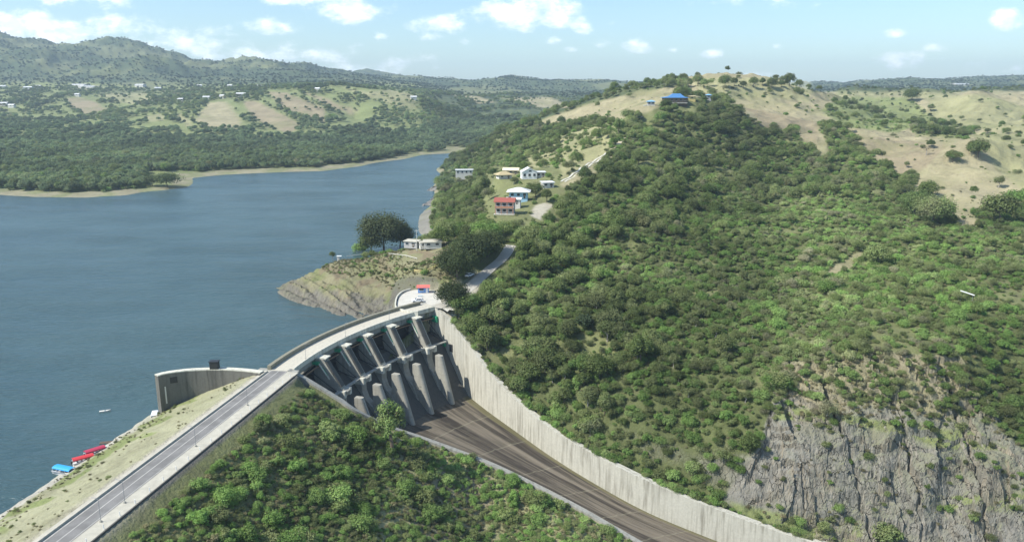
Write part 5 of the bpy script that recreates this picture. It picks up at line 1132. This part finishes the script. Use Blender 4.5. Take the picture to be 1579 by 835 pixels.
# single trees the photo lets one point at
def tree_at(px, py, key, v, wpx, label, name='tree', d0=100, group=None, asp=1.0, dz=0.0):
    x, y, z = hit(px, py, d0); base = max(SP[key][v][0].vertices, key=lambda q: 0) if False else None
    R0 = {'broadleaf_tree': 3.9, 'olive_tree': 3.5, 'bush': 1.6, 'big_tree': 7.8, 'gully_tree': 7.6, 'umbrella_tree': 8.2, 'young_tree': 2.5, 'lakeside_tree': 4.4, 'bare_tree': 2.6, 'scrub': 1.0}[key]
    s = wpx * math.hypot(y, HC - z) / 1200 / 2 / R0; return plant(name, key, v, x, y, z - .2 + dz, s, label, 'tree', group, True, None, asp)
tree_at(592, 388, 'big_tree', 0, 80, 'huge dark spreading tree on the headland top', 'shade_tree', asp=1.0)
tree_at(617, 383, 'big_tree', 1, 56, 'dark tree touching the right side of the huge headland tree', 'shade_tree')
tree_at(573, 390, 'broadleaf_tree', 2, 36, 'lower tree on the left flank of the huge headland tree', 'shade_tree')
tree_at(556, 388, 'bush', 2, 22, 'bright green bush left of the headland trees', 'bush')
tree_at(513, 400, 'olive_tree', 1, 14, 'small greyish tree at the headland tip beside the white pillar', 'small_tree')
tree_at(705, 430, 'big_tree', 0, 66, 'dark tree shading the hillside road just above the yard', 'shade_tree')
tree_at(690, 418, 'big_tree', 1, 40, 'dark tree at the corner of the pipe barrier', 'shade_tree')
tree_at(724, 406, 'big_tree', 1, 68, 'tall dark tree left of the bend in the hillside road', 'shade_tree')
tree_at(752, 396, 'big_tree', 0, 56, 'broad green tree above the bend in the hillside road', 'shade_tree')
tree_at(697, 474, 'big_tree', 1, 60, 'olive tree hanging over the end of the bridge beside the yard', 'shade_tree')
tree_at(680, 380, 'broadleaf_tree', 0, 34, 'tree behind the pale shelter on the headland', 'shade_tree')
tree_at(258, 289, 'umbrella_tree', 0, 44, 'wide umbrella shaped tree alone on the sandbar across the lake', 'umbrella_tree', asp=.9)
tree_at(235, 287, 'umbrella_tree', 0, 30, 'pale rounded tree just left of the umbrella tree on the sandbar', 'umbrella_tree')
tree_at(604, 700, 'young_tree', 0, 52, 'tall light green feathery tree in front of the lowest spillway piers', 'young_tree', asp=1.1)
tree_at(1508, 243, 'broadleaf_tree', 2, 34, 'round dark tree on the brow of the bare hill, the largest there', 'lone_tree', asp=.9)
tree_at(1469, 250, 'broadleaf_tree', 0, 26, 'dark wide tree left of the largest tree on the bare hill', 'lone_tree', asp=.8)
tree_at(1371, 259, 'broadleaf_tree', 3, 15, 'small dark round tree above the gully, left of the pasture', 'lone_tree')
tree_at(1398, 259, 'olive_tree', 1, 11, 'little olive tree above the gully, right of a darker one', 'lone_tree')
tree_at(1249, 205, 'bush', 1, 9, 'tiny tree with its own shadow on the tan slope', 'lone_tree')
tree_at(1306, 205, 'olive_tree', 0, 17, 'greyish spreading tree on the tan slope', 'lone_tree')
tree_at(1323, 221, 'olive_tree', 2, 13, 'low grey bush on the tan slope below the spreading tree', 'lone_tree')
tree_at(1428, 240, 'bare_tree', 0, 15, 'nearly leafless tree at the head of the pasture', 'lone_tree')
tree_at(1430, 309, 'broadleaf_tree', 0, 34, 'dark tree at the right edge of the gully wood', 'lone_tree')
tree_at(1400, 302, 'olive_tree', 0, 20, 'olive tree on the lip of the gully wood', 'lone_tree')
tree_at(1540, 290, 'olive_tree', 1, 20, 'thin greyish tree on the lower pasture', 'lone_tree')
tree_at(1567, 312, 'bush', 2, 32, 'bright low spreading tree near the right edge of the pasture', 'lone_tree')
tree_at(1438, 345, 'gully_tree', 1, 66, 'large bright green tree at the foot of the gully', 'shade_tree')
tree_at(1410, 330, 'gully_tree', 0, 50, 'broad green tree behind the large bright one at the gully foot', 'shade_tree')
tree_at(1540, 345, 'broadleaf_tree', 2, 52, 'leafy tree below the pasture near the right edge', 'shade_tree')
tree_at(1353, 412, 'broadleaf_tree', 2, 40, 'round dark green tree right of the small tan clearing', 'shade_tree')
tree_at(1362, 832, 'bush', 2, 40, 'bright green bush growing at the foot of the cliff', 'bush')
tree_at(1435, 172, 'broadleaf_tree', 1, 12, 'tree at the left foot of the rounded far hill', 'lone_tree')
tree_at(1406, 157, 'broadleaf_tree', 2, 22, 'wide dark clump of tree on the far green terraces', 'lone_tree')
tree_at(954, 207, 'broadleaf_tree', 1, 20, 'dark upright tree on the ridge above the wheel tracks', 'ridge_tree', asp=1.3)
tree_at(920, 214, 'broadleaf_tree', 0, 18, 'dark round tree left of the upright one on the ridge', 'ridge_tree')
tree_at(937, 180, 'bush', 0, 9, 'lone bush on the bare brown hill left of the lodge', 'lone_tree')
tree_at(826, 305, 'broadleaf_tree', 2, 26, 'dark tree between the metal roofed house and the white shed', 'village_tree')
tree_at(793, 285, 'olive_tree', 0, 13, 'small green tree in front of the thatched hut', 'village_tree')
tree_at(843, 312, 'broadleaf_tree', 1, 22, 'tree below the small white roofed shed', 'village_tree')
for k, px in enumerate((1012, 1024, 1036, 1050, 1062, 1076, 1085, 1118, 1132, 1146, 1162, 1176, 1190, 1205, 1217, 1232)):
    tree_at(px, 137 - (k % 3) * 2, 'broadleaf_tree', k % 5, 11 + (k * 5) % 9, 'small dark tree on the skyline of the hill behind the blue lodge', 'skyline_tree', 500, 'trees on the skyline behind the lodge', 1.1)
for ci, (keys, k, x, y, z, s, tg) in enumerate(CAND):
    if tg in ('wood', 'hill', 'hill2', 'fore', 'headland', 'pasture', 'cliff') and len(x):
        m = clear_of(x, y, tg in ('hill', 'hill2')); CAND[ci] = (keys, k[m], x[m], y[m], z[m], s[m], tg)
# scrub hanging over the top of the bright wall
ii_ = np.arange(14, NR - 3, .12); ii_ = ii_[rs.rand(len(ii_)) < np.clip(.35 + 1.2 * perlin(ii_ / 4, ii_ / 9, 7), .03, .95)]; i0_ = ii_.astype(int); tt_ = RC[i0_ + 1, :2] - RC[i0_, :2]; tt_ /= np.hypot(*tt_.T)[:, None]; nn_ = np.c_[-tt_[:, 1], tt_[:, 0]]
bp_ = RC[i0_, :2] * (1 - (ii_ - i0_))[:, None] + RC[i0_ + 1, :2] * (ii_ - i0_)[:, None] + nn_ * rs.uniform(1.5, 2.6, len(ii_))[:, None]; hz_ = RT[i0_] - .2
CAND.append((['bush', 'shrub'], rs.choice(2, len(ii_)), bp_[:, 0], bp_[:, 1], hz_, rs.uniform(.35, .95, len(ii_)), 'overhang'))
# individuals of the many
def individuals(tags, nmax, name, label, group, cat, keys_ok, parts=True):
    rec = []
    for ci, (keys, k, x, y, z, s, tg) in enumerate(CAND):
        if tg not in tags: continue
        px, py = pix(x, y, z + 1); ok = (px > 0) & (px < 1579) & (py > 0) & (py < 835) & np.isin(np.array(keys)[k], keys_ok)
        ii = np.where(ok)[0]; ii = ii[visible(x[ii], y[ii], z[ii] + 3 * s[ii])]
        sizes = np.array([SP[q][0][0].dimensions[0] if False else {'broadleaf_tree': 7.6, 'olive_tree': 7, 'bush': 3.2, 'shrub': 3.0, 'scrub': 2, 'lakeside_tree': 8.8, 'mountain_tree': 8.8, 'bare_tree': 5}[q] for q in keys])
        sc_ = sizes[k[ii]] * s[ii] / y[ii]; rec += list(zip(sc_.tolist(), [ci] * len(ii), ii.tolist()))
    rec.sort(reverse=True); used = {}
    for sc_, ci, i in rec[:nmax]:
        keys, k, x, y, z, s, tg = CAND[ci]; key = keys[k[i]]
        lb_, gr_ = (label, group) if not callable(label) else label(*pix(x[i], y[i], z[i]), key); plant(name, key, rs.randint(len(SP[key])), x[i], y[i], z[i] - .1, s[i], lb_, cat, gr_, parts, None, rs.uniform(.85, 1.15)); used.setdefault(ci, []).append(i)
    for ci, L_ in used.items():
        keys, k, x, y, z, s, tg = CAND[ci]; m = np.ones(len(x), bool); m[L_] = False; CAND[ci] = (keys, k[m], x[m], y[m], z[m], s[m], tg)
    print(name, len(rec))
def where_fore(px, py, key):
    w_ = 'along the grassy edge of the dam road' if px < 560 and py < 835 - (px - 130) * .86 + 60 else 'beside the left wall of the spillway' if py < 690 and px > 430 else 'on the bank beside the lower chute' if px > 700 else 'at the bottom edge of the slope' if py > 760 else 'in the middle of the thicket'
    return ('pale olive bush ' if key == 'shrub' else 'bright green bush ') + w_, ('olive' if key == 'shrub' else 'green') + ' bushes ' + w_
def where_wood(px, py, key):
    w_ = 'below the hilltop lodge' if py < 235 and px < 1180 else 'in the gully wood beside the bare pasture' if px > 1180 and py < 350 else 'beside the village houses' if px < 900 and py < 360 else 'above the hillside road' if px < 800 and py < 470 else 'just above the bright chute wall' if px < 1150 and py > 560 else 'on the slope left of the cliff' if px < 1200 and py > 560 else 'on top of the rock cliff' if py > 500 else 'on the dark middle slope' if px < 1150 else 'on the light green right slope'
    k_ = 'greyish olive tree ' if key == 'olive_tree' else 'leafy dark green tree '
    return k_ + w_, k_.strip() + 's ' + w_
def where_field(px, py, key):
    w_ = 'on the left hills above the lake wood' if px < 330 else 'between the tan fields beyond the lake' if px < 660 else 'in the distant centre valley' if px < 1000 else 'on the far hills right of the lodge'
    return 'far dark tree ' + w_, 'far trees ' + w_
individuals(('fore',), 300, 'bush', where_fore, 'bushes in the thicket below the dam road', 'bush', ['bush', 'shrub'])
individuals(('wood', 'hill'), 300, 'woodland_tree', where_wood, 'trees of the hillside wood right of the spillway', 'tree', ['broadleaf_tree', 'olive_tree'])
individuals(('fields',), 300, 'field_tree', where_field, 'far trees among the fields', 'tree', ['broadleaf_tree', 'olive_tree', 'lakeside_tree'], False)
individuals(('pasture',), 150, 'pasture_bush', 'small low bush dotted on the dry pasture', 'low bushes on the dry pasture', 'bush', ['bush', 'scrub'], False)
# every crown needs one visible source object
for key, L_ in SP.items():
    for v_, (cm, tm) in enumerate(L_):
        if cm.name not in PROTO:
            x, y, z = hit(900 + 40 * v_, 420 + 30 * (hash(key) % 3 if False else len(key) % 5)); plant(key if key != 'scrub' else 'dry_scrub', key, v_, x, y, z, .8, {'scrub': 'dry brownish scrub plant in the hillside wood', 'mountain_tree': 'broad dark tree of a second kind in the hillside wood'}.get(key, 'leafy tree in the wood covering the big hillside right of the spillway'), 'tree' if key != 'scrub' else 'scrub', 'trees of the hillside wood right of the spillway' if key != 'scrub' else 'dry scrub plants in the wood', True)
def group_of(tg): return [(k_[0], k_[1], k_[2], k_[3], k_[4], k_[5]) for k_ in CAND if k_[6] in tg and len(k_[2])]
scatter('slope_thicket', 'dense green thicket on the slope below the dam road', None, group_of(('fore',)))
scatter('hillside_wood', 'dense mixed wood covering the hillside', None, group_of(('wood', 'hill', 'hill2', 'pasture', 'cliff', 'overhang')))
scatter('bank_grass', 'dry grass tufts on the lake side of the embankment', None, group_of(('bank',)))
scatter('headland_scrub', 'dry grass tufts and scrub on the headland', None, group_of(('headland',)))
scatter('lakeside_wood', 'far grey green wood along the lake', None, group_of(('lakewood',)))
scatter('field_wood', 'far trees and hedges among the fields', None, group_of(('fields',)))
scatter('mountain_wood', 'forest on the far mountains', None, group_of(('mountain',)))
print('instances', sum(len(c_[2]) for c_ in CAND))
